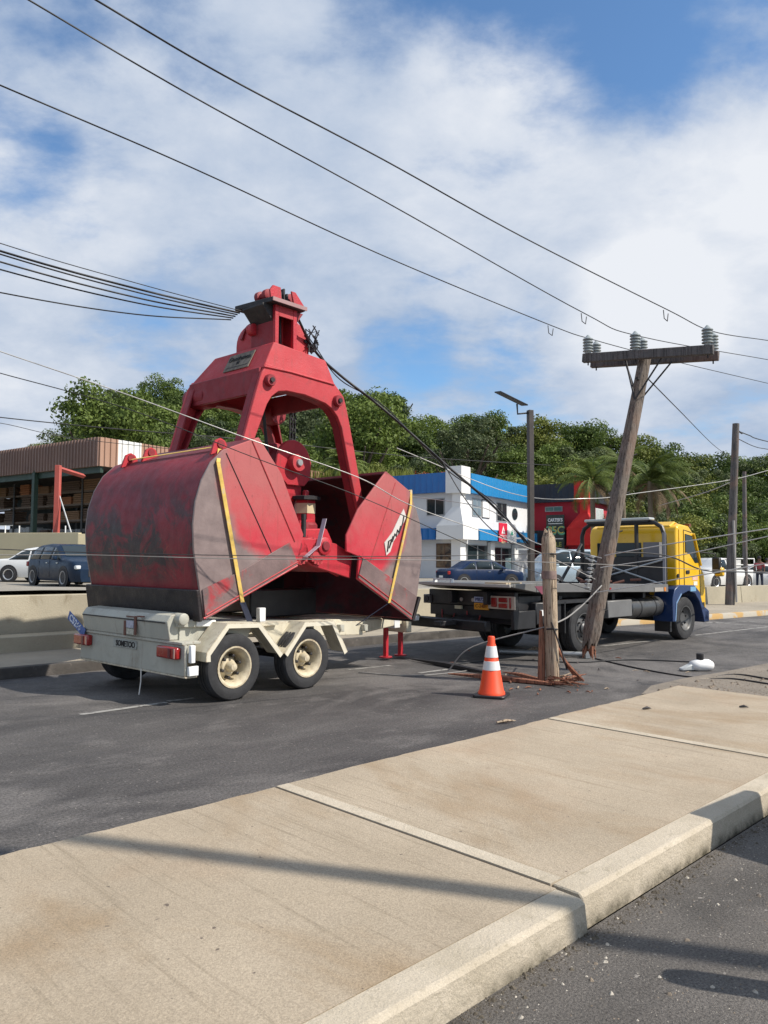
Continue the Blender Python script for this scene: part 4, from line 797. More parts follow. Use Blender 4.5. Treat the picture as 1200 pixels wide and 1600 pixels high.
# splinters strewn on the road
def splinter(p,q,r,mat,lab,grp=None):
    p=Vector(p); q=Vector(q); m=MB().tube([p,p.lerp(q,.5)+Vector((0,0,.01)),q],[r*.5,r,r*.2],5)
    one(m,'wood_splinter',mat,lab,'splinter',grp)
splinter(G(862,1072)+[0,0,.03],G(700,1056)+[0,0,.03],.05,WOODR,'longest dark red splinter lying between cone and pole stump')
splinter(G(848,1066)+[0,0,.03],G(785,1052)+[0,0,.02],.035,WOODR,'short red splinter just beside the foot of the pole stump')
splinter(G(760,1054)+[0,0,.03],G(640,1032)+[0,0,.03],.05,IRON,'dark bent strip of wood and its shadow lying beyond the traffic cone')  # one dark shape for a splinter together with its shadow
splinter(G(776,1132)+[0,0,.02],G(806,1129)+[0,0,.02],.02,WOODL,'small orange splinter against the median edge below the cone')
splinter(G(825,1020)+[0,0,.04],G(846,1018)+[0,0,.05],.06,WOODL,'pale yellow chunk of wood behind the pole stump')
for i in range(46):
    x=random.gauss(880,75); y=random.uniform(1018,1092)
    if y<1005 or (x-862)**2/500+(y-1070)**2/200<1: continue
    p=G(x,y)+np.array([0,0,.012]); a=random.uniform(0,3.1); l=random.uniform(.02,.13)
    splinter(p,p+np.array([math.cos(a)*l,math.sin(a)*l,0]),random.uniform(.006,.016),random.choice([WOODR,WOODL,WOODR,WOODG]),'small wood chip strewn on the road near the snapped pole','wood chips strewn on the road')
# debris on the median
for (x,y,l,a) in ((1004,1109,.10,.2),(1155,1106,.09,-.3)):
    p=G(x,y,ZM)+np.array([0,0,.012]); splinter(p,p+np.array([l*math.cos(a),l*math.sin(a),0]),.016,IRON,'dark curled scrap on the concrete median '+('right of the slab joint' if x<1100 else 'near its dirt end'))
# leaning pole
pb=P(920,1014,12.0); ptp=P(1009,552,12.55)
ax=(ptp-pb); LPo=thing('leaning_utility_pole','tall leaning grey wooden utility pole with crossarm, its broken foot hanging','utility pole',pb)
wpole((0,0,0),tuple(ax),.135,.098,jagb=.16,n=20).build('pole',WOOD,LPo,smooth=50)
splinter_mesh((0,0,.05),(0,0,-1),16,.22,.12).build('torn_foot',WOODR,LPo)
cdir=Vector(P(1130,548,12.35)-P(906,562,13.2)); 
c0=Vector(P(1095,550,12.05)-pb); c1=Vector(P(906,560,13.15)-pb); d_=(c0-c1).normalized(); up=Vector((0,0,1)); side=d_.cross(up).normalized(); upv=side.cross(d_).normalized()
def arm(a,b,w,h,name,mat):
    v=[]
    for k,(s1,s2) in enumerate(((-1,-1),(1,-1),(1,1),(-1,1))): pass
    v=[a-side*w-upv*h,b-side*w-upv*h,b+side*w-upv*h,a+side*w-upv*h,a-side*w+upv*h,b-side*w+upv*h,b+side*w+upv*h,a+side*w+upv*h]
    return MB().hexa([tuple(q) for q in v]).build(name,mat,LPo,bevel=.01)
Rr=Vector(P(1119,551,11.95)-pb); Ll=Vector(P(917,564,13.05)-pb)
for off in (-.22,.20):
    o=side*off
    arm(Ll+o,Rr+o,.05,.075,'crossarm',WOODG)
mid=(Rr+Ll)/2
pc=Vector(tuple(ax))
def ins(parent,c,h=.30,r=.088):
    prof=[(.02,-.02),(.05,0)]
    for i in range(5):
        z=.03+i*h/6; prof+=[(r*.62,z),(r,z+.008),(r*.97,z+.022),(r*.62,z+.038)]
    prof+=[(r*.5,h*.95),(r*.35,h),(.015,h+.02)]
    m=MB().lathe(prof,(0,0,0),'z',18); o=m.build('insulator',PORC,parent,smooth=40); o.location=c; q=MB().lathe([(.012,-.2),(.012,0)],(0,0,0),'z',6).build('pin',IRON,o); return o
insp=[]
for t in (.04,.42,.955):
    for off in (-.22,.20):
        c=Ll.lerp(Rr,t)+side*off+upv*.075; ins(LPo,c); insp.append(Vector(pb)+c+Vector((0,0,.33)))
for t,off in ((.30,-.24),(.34,.20),(.66,-.24),(.62,.20)):
    a=Ll.lerp(Rr,t)+side*off*.7-upv*.06; b=pc*.83+side*off*.5
    MB().tube([a,b],.016,6).build('arm_brace',IRON,LPo)
MB().tube([pc*.9+side*-.25,pc*.9+side*.25],.015,6).build('through_bolt',IRON,LPo)
for k in range(5): 
    q=pc*(.12+.13*k); MB().tube([q+side*-.14+Vector((.05,-.1,0)),q+side*-.17+Vector((.09,-.12,.02))],.012,5).build('step_staple',IRON,LPo)
# cable helper: polyline smoothed with Catmull-Rom
def crom(pts,n=8):
    P_=[Vector(tuple(map(float,p))) for p in pts]; P_=[P_[0]*2-P_[1]]+P_+[P_[-1]*2-P_[-2]]; out=[]
    for i in range(1,len(P_)-2):
        a,b,c,d=P_[i-1:i+3]
        for k in range(n):
            t=k/n; out.append(.5*((2*b)+(-a+c)*t+(2*a-5*b+4*c-d)*t*t+(-a+3*b-3*c+d)*t**3))
    out.append(P_[-2]); return out
def cable(pts,r,mat,label,name='overhead_cable',cat='cable',group=None,n=8):
    return one(MB().tube(crom(pts,n),r,6),name,mat,label,cat,group,smooth=60)
A=Fr((*ptp[:2],0),46)
def lineon(I,pxs,r,label,mat=WIRE,extra=None):
    nI=float((np.array(I)-A.o)@A.n); pts=[]
    for x,y in pxs:
        if x is None: pts.append(np.array(I)); continue
        u,z=A.un(x,y,nI); pts.append(A.loc(u,nI,z))
    if extra: # carry the line on past the frame
        d=pts[0]-pts[1]; pts=[pts[0]+d*extra]+pts
    return cable(pts,r,mat,label)
cable_pts=[(insp[4],[(150,0),(350,118),(600,250),(820,372),(1043,484),(None,0),(1200,532)],'topmost black power line running to the right hand insulators'),
           (insp[2],[(45,0),(300,150),(600,314),(912,489),(None,0),(1200,562)],'middle black power line running to the central insulators of the crossarm'),
           (insp[0],[(0,133),(300,262),(600,400),(860,508),(None,0),(1060,566),(1200,599)],'lowest of the three long black power lines to the left end of the crossarm')]
for I,px,lab in cable_pts: lineon(I,px,.0072,lab,extra=.6)
for (x,y,I) in ((1040,486,insp[4]),(912,491,insp[2]),(860,510,insp[0])):
    nI=float((np.array(I)-A.o)@A.n); u,z=A.un(x,y,nI); p=Vector(A.loc(u,nI,z)); U=Vector(A.u)
    one(MB().tube([p-U*.07,p-U*.05-Vector((0,0,.12)),p+U*.05-Vector((0,0,.14)),p+U*.08-Vector((0,0,.02))],.007,5),'line_stirrup',WIRE,{1040:'wire stirrup hanging on the topmost power line',912:'wire stirrup hanging on the middle power line',860:'wire stirrup hanging on the lowest power line'}[x],'line fitting')
cable([pc*.93+Vector(pb),P(1060,640,20),P(1118,698,34),P(1150,720,44)],.012,WIRE,'guy wire slanting from crossarm braces down to the trees')
# wires caught on the grab's head
gt=lambda u,n,z: T.loc(u,n,z)
top1=gt(1.05,1.2,5.27)
for i,(x,y,Yd,r) in enumerate(((0,380,9,.006),(0,392,9,.014),(0,397,9.2,.010),(0,409,9,.011),(0,421,9.3,.010),(0,457,9.5,.009))):
    e=gt(1.02,1.25+.05*i,5.26-.015*i); s=P(x,y,Yd); m=s*.45+e*.55-np.array([0,0,.02+.012*i]); s2=s+(s-m)*1.5+np.array([0,0,.15])
    cable([s2,s,m,e],r,WIRE,['thinnest upper','thick topmost','second','third','fourth','lowest thin'][i]+' black cable of the bundle caught on the grab head from the left')
b0=gt(1.72,.85,5.27)
bun=[b0,P(492,548,11.6),P(530,585,12.2),P(600,640,12.4),P(692,722,12.6),P(770,790,12.8),P(826,850,12.9)]
cable(bun,.021,WIRE,'thick black cable bundle sagging from grab head toward the pole stump')
cable([b0+[0,0,-.05]]+[p+np.array([.02,.05,-.08 if i%2 else .05]) for i,p in enumerate(bun[1:])],.009,WIRE,'thinner black cable twisted round the thick bundle right of grab')
cable([P(692,722,12.6),P(720,770,12.2),P(760,820,11.9),P(800,850,12)],.008,WIRE,'thin cable drooping below the thick bundle over the white shop')
tang=MB(); 
c=Vector(P(487,532,11.5))
for i in range(9): tang.tube([c+Vector((random.uniform(-.12,.12),random.uniform(-.1,.1),random.uniform(-.2,.25))) for _ in range(4)],.010,5)
tang.lathe([(.06,-.03),(.06,.03)],tuple(c+Vector((.02,0,-.12))),'y',10)
one(tang,'cable_tangle',WIRE,'tangled cable clamp snagged beside the grab sheave hood','cable fitting')
# long low cables
def low(pts,r,mat,label): cable([P(*p) for p in pts],r,mat,label)
low([(-80,520,7.5),(0,549,7.7),(200,617,8.1),(400,690,8.5),(560,746,9.2),(650,793,9.8),(830,858,11),(930,905,11.8)],.006,WIREL,'bright pale cable crossing in front of the whole grab')
low([(-80,560,8),(0,583,8.2),(200,639,8.5),(400,716,8.7),(560,775,9.3),(680,828,10.2),(800,880,11),(930,925,11.8)],.0055,WIRE,'dark cable crossing the grab just under the pale one')
low([(-80,640,12),(0,652,12.2),(170,669,13.0),(420,690,14.5),(640,713,17),(860,727,22)],.009,WIRE,'dark cable level with the warehouse roof edge')
low([(-80,655,13),(0,661,13.2),(110,684,14.0),(300,705,15)],.006,WIRE,'thin faint cable beneath the warehouse roof cable')
low([(-80,853,7.2),(0,858,7.4),(130,863,7.6),(380,868,7.9),(660,869,9),(900,864,10.5)],.005,WIRE,'upper of two level cables across the grab flank')
low([(-80,862,7.3),(0,867,7.5),(130,867,7.7),(380,873,8.0),(660,875,9),(900,880,10.5),(1100,890,13),(1280,897,16)],.005,WIREG,'lower of two level cables across the grab flank')
low([(945,868,11.8),(1040,851,11.2),(1200,826,10.4),(1300,810,10)],.009,WIREL,'uppermost bright cable right of the leaning pole over the yellow cab')
low([(938,887,11.8),(1060,868,11.3),(1200,838,10.6),(1300,815,10)],.008,WIREL,'middle bright cable right of the leaning pole')
low([(930,926,11.8),(1040,908,11.3),(1200,880,10.6),(1300,862,10)],.009,WIREL,'lowest bright cable from the leaning pole past the blue mudguard')
low([(945,862,12.3),(1040,868,12.9),(1100,891,14.5),(1160,894,17),(1200,896,20)],.013,WIRE,'dark cable curving across the yellow cab door')
low([(640,775,14),(760,795,13),(830,845,12.6),(900,862,12.3),(940,872,12)],.008,WIREL,'pale cable from the shop front to the leaning pole')
low([(620,700,30),(800,771,30),(920,779,30),(1000,770,34),(1140,750,40),(1200,735,44)],.016,WIREL,'distant pale cable across the blue fascia and palms')
low([(1150,672,27.6),(1170,680,30),(1200,690,34),(1300,712,50)],.02,WIRE,'dark service cable leaving the far pole to the right')
low([(1150,684,27.6),(1180,698,31),(1210,704,34),(1300,722,50)],.015,WIRE,'lower service cable leaving the far pole to the right')
low([(1030,790,50),(1100,770,38),(1145,752,27.6)],.02,WIREL,'pale drop cable from palms to the far pole')
# cables hanging at the stub and looped wire
cable([P(700,1048,11.0),P(740,1010,10.9),P(862,976,10.75),P(905,950,11.3),P(940,915,11.9)],.011,WIREG,'thick grey wire looping from the road round the pole stump')
cable([G(560,1052)+[0,0,.012],G(640,1057)+[0,0,.012],G(700,1053)+[0,0,.012],G(745,1047)+[0,0,.012]],.009,WIREG,'grey wire lying on the road left of the cone')
cable([G(700,1040)+[0,0,.012],G(790,1032)+[0,0,.012],G(900,1036)+[0,0,.012],G(985,1032)+[0,0,.012],G(1100,1036)+[0,0,.012]],.012,WIRE,'black cable lying across the road beyond the cone')
cable([G(930,1030)+[0,0,.012],G(1000,1046)+[0,0,.012],G(1090,1060)+[0,0,.012],G(1150,1058)+[0,0,.04],G(1210,1068)+[0,0,.05]],.012,WIRE,'black cable trailing past the fallen lamp head to the verge')
cable([G(1110,1064)+[0,0,.03],G(1150,1066)+[0,0,.045],G(1215,1076)+[0,0,.045]],.012,WIRE,'short black cable end on the dirt verge')
# suspended insulator string
sti=thing('insulator_string','grey string of small insulators dangling beside the leaning pole','insulator',P(926,868,11.9))
m=MB()
for k in range(9): m.lathe([(.02,-.06*k),(.05,-.06*k-.012),(.05,-.06*k-.022),(.02,-.06*k-.045)],(-.012*k,0,0),'z',12)
m.build('discs',STEEL,sti)
# fallen galvanised bracket arm
fa=thing('fallen_pipe_arm','galvanised pipe arm lying on the road behind the pole stump','pipe',(0,0,0))
MB().tube([G(780,1022)+[0,0,.05],G(915,1028)+[0,0,.06]],.045,12).build('pipe',STEEL,fa,smooth=60)
MB().tube([G(915,1028)+[0,0,.06],G(919,1020)+[0,0,.22]],.03,8).build('clamp',STEEL,fa); MB().box(*(lambda p:(p[0]-.05,p[0]+.05,p[1]-.05,p[1]+.05,0,.14))(G(918,1029))).build('clamp',STEEL,fa,bevel=.01)
# fallen lamp head
lh=thing('fallen_lamp_head','white fallen street lamp head lying on the road','lamp head',G(1096,1048),R_(10))
m=MB(); 
for i in range(1): m.lathe([(.02,-.19),(.07,-.17),(.095,-.08),(.10,.02),(.095,.12),(.06,.18),(.01,.19)],(0,0,.09),'x',20)
o=m.build('housing',WHITE,lh,smooth=60); o.scale=(1.0,1.1,.95)
MB().prism([(-.36,.01),(-.36,.04),(-.14,.13),(-.08,.02)],-.06,.06).build('lens_tail',M('pale_housing',(.5,.52,.52),.4),lh,bevel=.015)
MB().lathe([(.05,.17),(.055,.18),(.055,.26),(.04,.27)],(-.02,0,0),'z',14).build('photocell',IRON,lh)
# traffic cone
cn=thing('traffic_cone','orange traffic cone with two white reflective collars standing on the road','traffic cone',G(768,1088),R_(-20))
ORG=M('orange_plastic',(.86,.075,.018),.45,0,.06,3,((.35,.08,.04),8,.66),.03)
def rc(z): return .165-(.165-.038)*z/.74
MB().prism([(-.2,-.17),(-.17,-.2),(.17,-.2),(.2,-.17),(.2,.17),(.17,.2),(-.17,.2),(-.2,.17)],.0,.035,'xy').build('base',BLACK,cn,bevel=.008)
MB().lathe([(.17,.033),(.166,.06),(rc(.08),.08),(rc(.64),.64),(.046,.66),(.044,.73),(.036,.745),(.01,.745)],(0,0,0),'z',40).build('cone_body',ORG,cn,smooth=40)
REF=M('reflective_white',(.72,.72,.70),.4,0,.05,6,((.5,.45,.4),9,.66))
for a,b in ((.33,.44),(.485,.625)): MB().lathe([(rc(a)+.001,a),(rc(a)+.004,a+.002),(rc(b)+.004,b-.002),(rc(b)+.001,b)],(0,0,0),'z',40).build('reflective_collar',REF,cn,smooth=40)

# street light with solar panel
pb2=G(829.5,930,.15) ; Y2=24.; base2=P(830,905,Y2); lx=base2[0]
sl2=thing('solar_street_lamp','tall dark square post with solar panel lamp on bracket','street lamp',(lx,Y2,.15),R_(20))
ztop=P(829,641,Y2)[2]-.15
MB().box(-.085,.085,-.085,.085,0,ztop).build('post',M('brown_black_post',(.055,.045,.04),.5,0,.2,3),sl2,bevel=.012)
MB().tube([(0,0,ztop-.08),(-.42,.05,ztop-.14),(-.44,.05,ztop+.18)],.03,8).build('bracket',BLACK,sl2)
o=MB().box(-.62,.42,-.22,.22,-.02,.02).build('solar_panel',M('panel_black',(.02,.022,.03),.6),sl2,bevel=.008); o.location=(-.55,.05,ztop+.30); o.rotation_euler=(R_(10),R_(20),0)
# two lower fluorescent arms / sign blades
for z,l in ((2.2,.5),(1.86,.42)): MB().box(-l-.1,-.08,-.03,.03,z,z+.05).build('side_arm',STEEL,sl2)
# far poles
def simple_pole(x0,y0,x1,y1,Y,z0,r,lab,extra=True):
    a=np.array(P(x0,y0,Y)); a[2]=z0; b=np.array(P(x1,y1,Y)); o=thing('utility_pole',lab,'utility pole',a)
    wpole((0,0,0),tuple(b-a),r*1.1,r*.8,seg=14,n=8).build('pole',WOODG,o,smooth=50)
    if extra:
        d=b-a
        MB().tube([d*.97,d*.97+np.array([.5,.6,-.06])],.03,6).build('bracket',IRON,o); MB().tube([(r+.03,-r,.1),(r*.8+.02,-r,3.0)],.04,8).build('conduit',M('conduit_grey',(.36,.34,.32),.6),o)
    return o
simple_pole(1140,940,1150,662,27.5,.15,.15,'dark wooden utility pole rising from far pavement beyond the yellow cab')
simple_pole(1164,905,1163,737,46,.1,.14,'thinner wooden pole behind the white car park wall',False)
simple_pole(1150,905,1149,860,44,.1,.04,'thin steel post behind the white pickup',False)
# off-frame lamp pole; post and box made up to cast the other shadows
opx=(6.5,1.90); o=thing('street_lamp','plain steel lamp post beside the near carriageway outside the picture','street lamp',(*opx,0))
MB().lathe([(.16,0),(.16,.05),(.085,.06),(.075,12.0),(.01,12.0)],(0,0,0),'z',20).build('post',STEEL,o,smooth=40); MB().tube([(0,0,11.8),(1.5,-.4,12.2)],.05,8).build('arm',STEEL,o); MB().box(1.3,2.0,-.6,-.3,12.15,12.27).build('lamp_head',GREYP2,o,bevel=.03)
o=thing('shadow_post','round topped steel bollard added outside the picture to cast a shadow','shadow_post',(2.25,2.94,0)); MB().lathe([(.075,0),(.075,1.02),(.06,1.09),(.02,1.12)],(0,0,0),'z',20).build('post',STEEL,o,smooth=40)
o=thing('shadow_box','grey roadside cabinet added outside the picture to shade the kerb','shadow_caster',(3.62,4.36,0),R_(40)); MB().box(-.35,.35,-.5,.5,0,1.25).build('body',GREYP,o,bevel=.02); MB().box(-.38,.38,-.53,.53,1.25,1.30).build('lid',GREYP,o,bevel=.01)
# ---------------------------------------------------------------- vehicles in the car park
def car(name,label,cat,loc,head,Ln,Wd,H,prof,belt,body,wheels,wr=.31,rim=CHROME,g0=None,tail=True,group=None,pil=(),nose=True,kind='car',wheel_side=-1):
    """prof: top outline (x,z) from tail (x=0) to nose (x=Ln); belt: glass sill height; glass runs g0=(xa,xb)"""
    th_=thing(name,label,cat,loc,math.pi/2-R_(head),group)
    xs=np.linspace(0,Ln,45); px=[p[0] for p in prof]; pz=[p[1] for p in prof]; zt=np.interp(xs,px,pz); hw=Wd/2
    v=[];f=[]; K_=12
    for x,z in zip(xs,zt):
        e=min(1,(x/ .35+.55) if x<.35*.45 else 1, ((Ln-x)/.45+.5) if (Ln-x)<.225 else 1); e=max(.78,min(1,1-.22*max(0,1-x/.4)**2-.25*max(0,1-(Ln-x)/.55)**2))
        w=hw*e; b=min(belt,z-.02); tmb=.0 if z<=belt+.05 else (z-belt)*.30
        ring=[(-w*.93,.20),(-w*.99,.36),(-w,.55*b+.1),(-w*.985,b-.05),(-w*.95,b+.0),(-(w*.93-tmb),max(b+.01,z-.05)),(-(w*.80-tmb),z)]
        ring+= [(-y,zz_) for y,zz_ in ring[::-1]]
        v+=[(x-Ln/2,y,q) for y,q in ring]
    n=14
    for i in range(len(xs)-1):
        for k in range(n-1): f.append((i*n+k,i*n+k+1,(i+1)*n+k+1,(i+1)*n+k))
        f.append((i*n+n-1,i*n,(i+1)*n,(i+1)*n+n-1))
    f+=[tuple(range(n)),tuple((len(xs)-1)*n+k for k in range(n-1,-1,-1))]
    MB().add(v,f).build('body',body,th_,smooth=50)
    # glass: side windows, windscreen, rear window
    xa,xb=g0
    segs=[xa]+list(pil)+[xb]
    for s_ in (-1,1):
        for a,b in zip(segs[:-1],segs[1:]):
            m=MB(); ks=np.linspace(a+.035,b-.035,8); vv=[]
            for x in ks:
                z=float(np.interp(x,px,pz)); e=1-.22*max(0,1-x/.4)**2-.25*max(0,1-(Ln-x)/.55)**2; w=hw*max(.78,e); zt_=max(belt+.03,z-.10); tm=(z-belt)*.30
                y0=w*.955+.006; y1=w*.93-tm*((zt_-belt)/(max(.05,z-.05-belt)))+.010
                vv+=[(x-Ln/2,s_*y0,belt+.01),(x-Ln/2,s_*y1,zt_)]
            m.add(vv,[(2*i,2*i+1,2*i+3,2*i+2) for i in range(7)]); o=m.build('side_window',GLASS,th_,smooth=60); so_=o.modifiers.new('s','SOLIDIFY'); so_.thickness=.008
    def slope(x0,x1,nm):
        z0,z1=float(np.interp(x0,px,pz)),float(np.interp(x1,px,pz)); 
        if abs(z1-z0)<.1: return
        w0=hw*.78-(z0-belt)*.28; w1=hw*.78-(z1-belt)*.28; dn=Vector((z1-z0,0,-(x1-x0))).normalized()*.012; 
        if dn.z<0: dn=-dn
        q=[Vector((x0-Ln/2,-w0,z0)),Vector((x0-Ln/2,w0,z0)),Vector((x1-Ln/2,w1,z1)),Vector((x1-Ln/2,-w1,z1))]
        MB().hexa([tuple(a) for a in q]+[tuple(a+dn) for a in q]).build(nm,GLASS,th_)
    if kind!='noscreen':
        i0=max(range(len(prof)),key=lambda i:pz[i]-0.001*i); tops=[p[0] for p in prof if p[1]>=max(pz)-.06]
        fw=[p for p in prof if p[0]>tops[-1]][0]; slope(fw[0]-.05,tops[-1]+.06,'windscreen')
        rw_=[p for p in prof if p[0]<tops[0]]
        if rw_: slope(rw_[-1][0]+.05,tops[0]-.05,'rear_window')
    for wx in wheels:
        for s_ in (-1,1):
            MB().lathe([(wr+.06,0),(wr+.06,s_*.02)],(wx-Ln/2,s_*(hw-.012),wr+.015),'y',24).build('wheel_arch',IRON,th_,smooth=0)
            wheel(th_,(wx-Ln/2,s_*(hw-.075),wr),wr,.20,wr*.66,s_,rim,seg=24,hub=.04,dish=-.03)
    zl=.66*H if H<1.6 else .5*H; zl=.62
    for s_ in (-1,1):
        MB().box(-Ln/2+.03,-Ln/2+.17,s_*hw*.86-.10,s_*hw*.86+.04,belt-.26,belt-.08).build('tail_light',REDL,th_,bevel=.02)
        MB().box(Ln/2-.24,Ln/2-.06,s_*hw*.78-.12,s_*hw*.78+.05,zl,zl+.13).build('headlight',M('headlight_glass',(.65,.68,.7),.1,coat=.6),th_,bevel=.02)
    MB().box(Ln/2-.03,Ln/2+.012,-.42,.42,.36,.56).build('grille',IRON,th_,bevel=.01); MB().box(Ln/2-.01,Ln/2+.018,-.25,.25,.34,.44).build('front_plate',WHITE,th_)
    MB().box(-Ln/2-.012,-Ln/2+.02,-.25,.25,.5,.61).build('rear_plate',WHITE,th_)
    for s_ in (-1,1): MB().box(xb-.35-Ln/2,xb-.15-Ln/2,s_*(hw+.08)-.07,s_*(hw+.08)+.07,belt-.02,belt+.11).build('door_mirror',body,th_,bevel=.03)
    for x in pil:
        MB().tube([(x-Ln/2,-hw-.001,.32),(x-Ln/2,-hw*.99-.002,belt-.03)],.006,4).build('door_seam',IRON,th_)
    for x in (list(pil)+[xb])[1:] if len(pil)>1 else pil: MB().box(x-.28-Ln/2,x-.14-Ln/2,-hw-.014,-hw+.004,belt-.14,belt-.105).build('door_handle',CHROME,th_)
    return th_
sedan=[(0,.78),(.12,.93),(.75,.97),(1.35,1.36),(1.9,1.44),(2.6,1.42),(3.35,.98),(4.2,.82),(4.5,.60)]
hatch=[(0,.80),(.08,1.0),(.35,1.30),(.75,1.46),(1.6,1.51),(2.3,1.46),(3.05,1.03),(3.9,.88),(4.15,.62)]
van=[(0,1.0),(.08,1.6),(.25,1.88),(1.0,1.95),(3.2,1.92),(3.7,1.75),(4.25,1.12),(4.5,.95),(4.6,.6)]
NAVY=M('navy_car_paint',(.008,.022,.065),.35,.0,.08,2,spec=.3); WCAR=M('white_car_paint',(.72,.72,.70),.3,0,.03,2,coat=1); SILB=M('silver_blue_paint',(.30,.37,.42),.3,.2,.05,2,coat=.8); TEAL=M('dark_blue_hatch_paint',(.006,.018,.042),.35,.0,.08,2,spec=.3)
def at(x,y,Y): p=P(x,y,Y); return (p[0],p[1],lotz(p[0],p[1]))
car('parked_car','dark blue hatchback parked nose toward the grab beside a white saloon','car',at(114,908,27.8),134,4.2,1.78,1.5,hatch,.95,TEAL,(.72,3.3),.33,g0=(.35,3.0),pil=(1.25,2.15),rim=M('alloy_grey',(.35,.35,.36),.35,.6))
car('parked_car','white saloon with red tail lamp parked behind the dark blue hatchback','car',at(82,900,32),96,4.5,1.75,1.42,sedan,.92,WCAR,(.85,3.5),.32,g0=(.8,3.3),pil=(1.7,2.5))
car('parked_car','dark blue saloon parked in front of the white and blue shop','car',at(752,905,40),72,4.5,1.76,1.44,sedan,.93,NAVY,(.9,3.55),.32,g0=(.8,3.3),pil=(1.6,2.5))
car('parked_van','silver blue van parked before the red shop','van',at(893,900,38),250,4.6,1.8,1.95,van,1.12,SILB,(.85,3.75),.33,g0=(.3,4.0),pil=(1.6,2.8))
car('parked_car','white car standing at the far right edge of the car park','car',at(1192,900,47),100,4.3,1.75,1.45,sedan,.93,WCAR,(.85,3.4),.32,g0=(.8,3.3),pil=(1.6,2.5))
pick=[(0,1.0),(.05,1.08),(2.75,1.08),(2.85,1.70),(3.0,1.78),(3.7,1.76),(4.25,1.16),(4.95,1.02),(5.1,.7)]
pu=car('pickup_truck','white pickup with a white rack standing behind the car park wall','pickup truck',at(1124,905,46),238,5.1,1.8,1.78,pick,1.1,WCAR,(1.1,4.15),.37,g0=(2.95,4.1),pil=(3.5,),kind='noscreen')
rk=MB(); 
for x in (-2.3,-1.3,-.1):
    for y in (-.8,.8): rk.box(x,x+.05,y-.025,y+.025,1.05,1.75)
for y in (-.8,.8):
    for z in (1.35,1.72): rk.box(-2.3,-.05,y-.025,y+.025,z,z+.05)
rk.build('ladder_rack',WHITE,pu); MB().box(-1.0,-.2,-.78,.78,1.15,1.68).build('load_box',M('pale_load',(.55,.55,.53),.6,0,.2,5),pu,bevel=.02)
one(MB().prism([(-.3,0),(.3,0),(.12,.75),(-.02,.8)],-.3,.3),'load_sack',M('pink_tarpaulin',(.5,.26,.2),.7,0,.3,4),'pink and cream wrapped load standing in the pickup bed','load',loc=(P(1145,880,46.4)[0],46.9,1.15),bevel=.08)
yf=thing('yellow_frame','yellow steel cage standing behind the white pickup','cage',at(1157,905,48))
m=MB(); 
for x in (-.3,.25): 
    for y in (-.3,.3): m.box(x,x+.08,y,y+.08,0,.95)
m.box(-.3,.33,-.3,.38,.88,.97); m.box(-.3,.33,-.3,.38,.05,.14); m.box(-.02,.04,-.3,-.25,.1,.9); m.build('frame',YEL,yf)
# person
def person(label,loc,rz,shirt,trou):
    th_=thing('person',label,'person',loc,rz)
    def sk(name,V,E,Rd,mat):
        me=bpy.data.meshes.new(name); me.from_pydata(V,E,[]); o=bpy.data.objects.new(name,me); COL.objects.link(o); o.parent=th_; me.materials.append(mat)
        o.modifiers.new('skin','SKIN'); 
        for i,r in enumerate(Rd): me.skin_vertices[0].data[i].radius=(r,r*.85)
        me.skin_vertices[0].data[0].use_root=True
        sb_=o.modifiers.new('s','SUBSURF'); sb_.levels=1; sb_.render_levels=1; return o
    skin=M('brown_skin',(.12,.06,.035),.6)
    sk('body',[(0,0,.95),(0,0,1.2),(0,0,1.42),(0,.0,1.52),(0,.01,1.62),(0,.01,1.72),(-.2,0,1.40),(-.25,.02,1.12),(-.22,.10,.90),(.2,0,1.40),(.25,.02,1.12),(.24,.05,.86),(-.1,0,.88),(-.12,.02,.48),(-.13,0,.08),(-.13,.13,.04),(.1,0,.88),(.12,.02,.48),(.13,0,.08),(.13,.13,.04)],
       [(0,1),(1,2),(2,3),(3,4),(4,5),(2,6),(6,7),(7,8),(2,9),(9,10),(10,11),(0,12),(12,13),(13,14),(14,15),(0,16),(16,17),(17,18),(18,19)],
       [.14,.13,.15,.06,.09,.085,.07,.05,.035,.07,.05,.035,.10,.065,.045,.035,.10,.065,.045,.035],skin)
    sk('shirt',[(0,0,1.0),(0,0,1.2),(0,0,1.42),(-.2,0,1.40),(-.25,.02,1.16),(.2,0,1.40),(.25,.02,1.16)],[(0,1),(1,2),(2,3),(3,4),(2,5),(5,6)],[.165,.155,.17,.09,.075,.09,.075],shirt)
    sk('trousers',[(0,0,.98),(-.1,0,.88),(-.12,.02,.48),(-.13,0,.10),(.1,0,.88),(.12,.02,.48),(.13,0,.10)],[(0,1),(1,2),(2,3),(0,4),(4,5),(5,6)],[.155,.115,.085,.07,.115,.085,.07],trou)
    MB().lathe([(.02,1.83),(.08,1.81),(.105,1.74),(.10,1.68),(.02,1.66)],(0,-.015,0),'z',14).build('hair',INK,th_)
    return th_
person('person in maroon shirt and navy trousers standing at the car park edge',at(1187,908,43),R_(160),M('maroon_cloth',(.28,.05,.06),.8),M('navy_cloth',(.015,.02,.04),.8))
person('person in red shirt standing behind the white car',at(1199,905,50),R_(200),M('red_cloth',(.45,.06,.06),.8),M('grey_cloth',(.1,.1,.11),.8))

